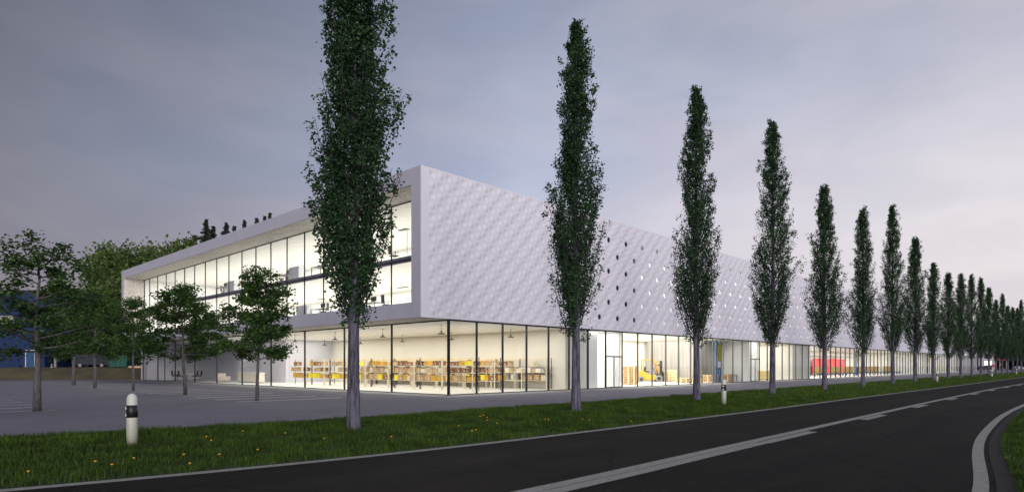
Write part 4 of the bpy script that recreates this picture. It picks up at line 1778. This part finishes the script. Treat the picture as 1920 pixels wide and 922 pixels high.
# woodland beyond the lot: single trees
BW = [spreading(13, 5.2, 61, .28, .12, ncl=150, per=60, lsize=.42, clump=1.2, leafmat='leaf_wood', flat=.75, nb=30),
      spreading(16, 5.0, 72, .30, .12, ncl=150, per=60, lsize=.42, clump=1.2, leafmat='leaf_wood', flat=.8, nb=32),
      spreading(10, 5.4, 83, .24, .08, ncl=150, per=60, lsize=.40, clump=1.1, leafmat='leaf_wood', flat=.8, nb=30),
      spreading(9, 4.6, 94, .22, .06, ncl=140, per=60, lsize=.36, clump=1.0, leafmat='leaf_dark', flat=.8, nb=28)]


def atpx(px, d):
    return (px - 960) / 1169 * d, d


wood = [  # kind, pixel column it stands in, distance, wished top height above z=0
    (2, 108, 96, 11.5), (0, 150, 104, 14.0), (2, 178, 92, 13.5), (1, 218, 108, 23.5), (0, 200, 112, 24.0), (1, 250, 104, 22.5), (0, 285, 112, 23.5), (2, 238, 92, 14.5),
    (1, 318, 118, 26), (0, 345, 122, 27.5), (1, 300, 128, 26), (0, 365, 128, 28.0), (2, 212, 90, 12.0), (1, 268, 122, 25.0), (2, 128, 90, 10.0), (0, 60, 112, 12.0), (2, 20, 110, 11.5),
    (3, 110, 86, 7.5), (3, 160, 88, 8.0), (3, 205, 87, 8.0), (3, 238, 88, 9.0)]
cntw = {}
WN = {0: 'broad pale green woodland tree beyond the lot', 1: 'tall light green woodland tree rising beyond the roof end', 2: 'low bushy yellow-green woodland tree beyond the lot', 3: 'dark bushy tree behind the open shed'}
for kd, px, d, ht in wood:
    x, y = atpx(px, d)
    z0 = max(hz(x, y), 0) - .1
    H0 = (13, 16, 10, 9)[kd]
    i = cntw[kd] = cntw.get(kd, -1) + 1
    t_ = thing('woodland_tree', '%s, %s of its kind' % (WN[kd], ORD[i]), 'tree', (x, y, z0), i * 2.1, 'woodland trees beyond the parking lot')
    sz = (ht - z0) / (H0 * 1.06)
    t_.scale = (min(1.15, max(.85, sz)), min(1.15, max(.85, sz)), sz)
    tm, cm = BW[kd]
    link('trunk', tm, t_)
    link('crown', cm, t_)


def conifer(H, W_, seed):
    r = np.random.RandomState(seed)
    rr = random.Random(seed)
    tr = MB()
    tr.tube([(0, 0, 0), (0, 0, H * .5), (0, 0, H)], [.25, .14, .02], 8)
    C0 = []
    z = H * .15
    while z < H - .1:
        q = (z / H)
        reach = min(4.2, W_ * (1 - q) ** .98 + .03) * (.75 + .35 * math.sin(z * 5.1 + seed))
        for k in range(6):
            a = rr.uniform(0, 6.28)
            ln = reach * rr.uniform(.55, 1.1)
            end = (ln * math.cos(a), ln * math.sin(a), z - .18 * ln)
            tr.tube([(0, 0, z), end], [.04, .01], 4, cap=False)
            m_ = int(26 * ln) + 14
            s_ = r.rand(m_)[:, None]
            C0.append(np.array([(0, 0, z)]) * (1 - s_) + np.array([end]) * s_ + r.randn(m_, 3) * np.array([.10, .10, .06]))
        z += rr.uniform(.20, .34) if z > H * .6 else .6
    C0 = np.concatenate(C0)
    Vt, Ft = leaves(C0, .27, r, .5)
    return tr.mesh('conifer_trunk', ['bark']), npmesh('conifer_crown', Vt, Ft, ['needle'])


CF = [conifer(22, 15.0, 5), conifer(20, 11.0, 8)]
for i, (px, top, d, kd) in enumerate(((387, 411, 140, 0), (400, 424, 143, 1), (365, 441, 140, 1), (424, 417, 146, 0), (440, 424, 150, 1), (459, 413, 150, 1), (481, 409, 156, 1), (496, 405, 160, 1), (506, 399, 160, 1), (348, 448, 138, 1), (331, 452, 138, 0))):
    x, y = atpx(px, d)
    z0 = hz(x, y) - .3
    zt = 1.65 + (685 - top) * d / 1169
    t_ = thing('conifer_tree', 'dark spruce tip above the roof, %s from the roof end at the lot' % ORD[[2, 4, 1, 3, 5, 6, 7, 8, 9, 0, 10][i]], 'tree', (x, y, z0), i * 1.3, 'conifers showing above the roof')
    s_ = (zt - z0) / (22, 20)[kd]
    t_.scale = (1.1, 1.1, s_)
    link('trunk', CF[kd][0], t_)
    link('crown', CF[kd][1], t_)

# ================================================================== far left: blue hall, shed, container
bw = thing('blue_warehouse', 'blue corrugated metal warehouse with a pale band beyond the lot', 'building', (-60.0, 80.0, 1.35), 0)
mb = MB()
mb.box(-42, 0, 0, 26, 0, 9.7)
mb.build('wall', 'corr_blue', bw)
mb = MB()
for k in range(150):
    x = -41.9 + k * .28
    mb.box(x, x + .1, -.05, 0, 0, 9.7)
tag(mb.build('wall_ribs', 'corr_blue', bw), kind='stuff')
mb = MB()
mb.box(-42.2, .2, -.25, 26.2, 9.7, 9.95)
mb.build('roof', 'dkmetal', bw)
mb = MB()
mb.box(-42, -3.8, -.12, -.052, 4.9, 6.7)
mb.build('window', 'wbeige', bw)
mb = MB()
mb.box(-3.0, -1.0, -.9, -.052, 7.7, 8.4)
mb.build('sign_hood', 'dkmetal', bw)
mb = MB()
mb.box(-2.25, -1.2, -.12, -.06, 0.02, 2.2)
dd = mb.build('door', 'blue', bw)
mb = MB()
mb.box(-2.37, -2.25, -.14, -.055, 0, 2.32)
mb.box(-1.20, -1.08, -.14, -.055, 0, 2.32)
mb.box(-2.25, -1.20, -.14, -.055, 2.2, 2.32)
mb.build('door_frame', 'cab', dd)

sh = thing('open_shed', 'dark open shed with a flat roof between the blue hall and the building', 'shed', (-58.8, 80.5, 1.35), 0)
mb = MB()
mb.box(-.8, 15.5, -.5, 8, 3.0, 3.35)
mb.build('roof', 'dkmetal', sh)
mb = MB()
mb.box(0, 15.2, 7.6, 7.8, 0, 3.0)
mb.box(15.0, 15.2, 0, 7.6, 0, 3.0)
mb.build('wall', 'dkmetal', sh)
for x in (0, 5, 10, 14.9):
    mb = MB()
    mb.box(x - .12, x + .12, -.3, -.06, 0, 3.0)
    mb.build('post', 'wbeige' if x == 0 else 'dkmetal', sh)

gc = thing('green_container', 'green metal waste container beside the open shed', 'container', (-49.8, 79.5, 1.38), 0)
mb = MB()
mb.prism([(-.9, .1), (1.2, .1), (1.4, 1.5), (-1.0, 1.5)], -1.0, 1.0)
mb.build('body', 'green_box', gc, .03)
for k in range(5):
    pass
mb = MB()
for x in (-.8, -.2, .4, 1.0):
    mb.box(x, x + .08, -1.06, -1.0, .15, 1.45)
mb.build('ribs', 'green_box', gc)
mb = MB()
mb.box(-1.05, 1.45, -1.04, 1.04, 1.5, 1.56)
mb.build('rim', 'green_box', gc)
for x in (-.6, .9):
    mb = MB()
    mb.tube([(x, -.9, .05), (x, .9, .05)], .08, 8)
    mb.build('skid_roller', 'black', gc)
mb = MB()
mb.lathe([(.001, .62), (.07, .60), (.10, .55), (.10, 0), (.11, 0)], 12)
o = mb.build('stone_bollard', 'render_wall')
o.location = (-57.3, 77.6, 1.25)
tag(o, 'pale stone bollard on the bank beside the blue warehouse', 'bollard')
gw = thing('garden_wall', 'low reddish timber wall at the end of the bank by the building', 'wall', (-49.0, 79.0, 1.3), 0)
mb = MB()
mb.box(0, 5.0, 0, .2, 0, .32)
mb.build('planks', 'wood', gw)
for x in (.1, 2.5, 4.9):
    mb = MB()
    mb.box(x - .06, x + .06, -.08, 0, -.2, .36)
    mb.build('post', 'wood', gw)


# ================================================================== cars


def car(label, loc, rz, paint, van=False):
    t_ = thing('parked_van' if van else 'parked_car', label, 'van' if van else 'car', loc, rz, None)
    if van:
        pr = [(-2.4, .35), (-2.45, 1.0), (-2.4, 2.1), (-2.25, 2.2), (1.2, 2.2), (1.55, 2.1), (2.0, 1.35), (2.5, 1.1), (2.55, .5), (2.5, .35)]
        win = [(1.15, 1.35), (1.15, 1.95), (1.5, 1.95), (1.85, 1.35)]
    else:
        pr = [(-2.1, .35), (-2.15, .8), (-2.05, .98), (-1.55, 1.05), (-1.0, 1.45), (.25, 1.47), (1.0, 1.02), (1.9, .9), (2.1, .7), (2.12, .35)]
        win = [(-1.35, 1.05), (-.95, 1.38), (.22, 1.40), (.85, 1.05)]
    mb = MB()
    mb.prism(pr, -.82, .82)
    mb.build('body', paint, t_, .06)
    mb = MB()
    mb.prism(win, -.835, .835)
    mb.build('window', 'dark_glass', t_)
    for x in (-1.35, 1.35):
        for y in (-.75, .75):
            mb = MB()
            mb.tube([(x, y - .1, .33), (x, y + .1, .33)], .33, 18)
            w_ = mb.build('wheel', 'black', t_)
            mb = MB()
            mb.tube([(x, y - .11, .33), (x, y + .11, .33)], .19, 12)
            mb.build('rim', 'chrome', w_)
    for y in (-.6, .6):
        mb = MB()
        xx = pr[-2][0]
        mb.box(xx - .1, xx + .02, y - .16, y + .16, .62, .76)
        mb.build('headlight', 'reflector', t_)
    return t_


car('dark van parked under the open shed roof', (-55.6, 83.0, 1.38), .1, 'carpaint_dark', True)
car('dark car parked under the open shed beside the green container', (-50.9 - .6, 84.0, 1.38), .0, 'carpaint_dark')

# ================================================================== far right: buildings beyond the end of the hall
D2 = 232.0


def X2(px, d=D2):
    return (px - 960) / 1169 * d


wb = thing('white_house', 'pale rendered building with a lit window past the end of the long hall', 'building', (X2(1835), D2, 0), 0)
mb = MB()
mb.box(0, 6.4, 0, 12, 0, 9.8)
mb.build('wall', 'render_wall', wb)
mb = MB()
mb.box(-.3, 6.7, -.3, 12.3, 9.8, 10.1)
mb.build('roof', 'dkmetal', wb)
for (a, c, z0, z1, mt_) in ((2.0, 4.8, 1.9, 3.3, 'lit_sign'), (2.0, 4.8, 4.2, 5.6, 'dark_glass'), (2.0, 4.8, .1, 1.7, 'dark_glass'), (.3, 1.2, 4.4, 5.4, 'dark_glass')):
    mb = MB()
    mb.box(a - .1, a, -.08, -.0, z0 - .1, z1 + .1)
    mb.box(c, c + .1, -.08, -.0, z0 - .1, z1 + .1)
    mb.box(a, c, -.08, -.0, z1, z1 + .1)
    mb.box(a, c, -.08, -.0, z0 - .1, z0)
    w_ = mb.build('window', 'cab', wb)
    mb = MB()
    mb.box(a, c, -.05, -.01, z0, z1)
    mb.build('pane', mt_, w_)
fs = thing('filling_station', 'open canopy with a dark red fascia at the end of the road', 'building', (X2(1864), D2, 0), 0)
mb = MB()
mb.box(0, 5.2, 0, 9, 3.6, 4.5)
mb.build('canopy', 'canopy_red', fs)
for x in (.4, 2.4, 4.8):
    for y in (.4, 8.4):
        mb = MB()
        mb.tube([(x, y, 0), (x, y, 3.6)], .12, 8)
        mb.build('post', 'render_wall', fs)
mb = MB()
mb.box(.4, 4.8, 5, 8, 0, 3.0)
mb.build('kiosk', 'dkmetal', fs)
mb = MB()
mb.box(.9, 2.2, 4.9, 4.99, 1.0, 2.6)
mb.build('sign', 'canopy_red', fs)
rs = thing('red_sign', 'small red sign board standing before the canopy', 'sign', (X2(1862, 226), 226, 0), 0)
mb = MB()
mb.box(-.6, .6, -.05, .05, 1.1, 2.0)
mb.build('board', 'canopy_red', rs)
mb = MB()
mb.box(-.5, -.42, -.03, .03, 0, 1.1)
mb.box(.42, .5, -.03, .03, 0, 1.1)
mb.build('post', 'dkmetal', rs)
car('silver car on the road far beyond the last poplars', (X2(1912, 215), 215, .05), .3, 'carpaint')
car('dark blue car parked before the pale building', (X2(1843, 224), 224, 0), .2, 'carpaint_dark')
far = [(3, 1872, 255, 11), (3, 1895, 262, 12), (1, 1915, 268, 13), (0, 1930, 262, 12), (3, 1945, 250, 12), (1, 1960, 262, 14), (3, 1905, 240, 8), (3, 1925, 236, 8)]
for i, (kd, px, d, ht) in enumerate(far):
    x, y = atpx(px, d)
    t_ = thing('roadside_tree', 'dark broad tree at the far end of the road, %s from the pale building' % ORD[i], 'tree', (x, y, -.1), i * 1.7, 'trees at the far end of the road')
    sz = ht / ((13, 16, 10, 9)[kd] * 1.06)
    t_.scale = (1.0, 1.0, sz)
    tm, cm = BW[kd]
    cm2 = cm
    link('trunk', tm, t_)
    c_ = link('crown', BW[3][1], t_)
    c_.scale = (1.0, 1.0, (13, 16, 10, 9)[kd] / 9)
# fence along the bank top beyond the building is hidden; scene complete
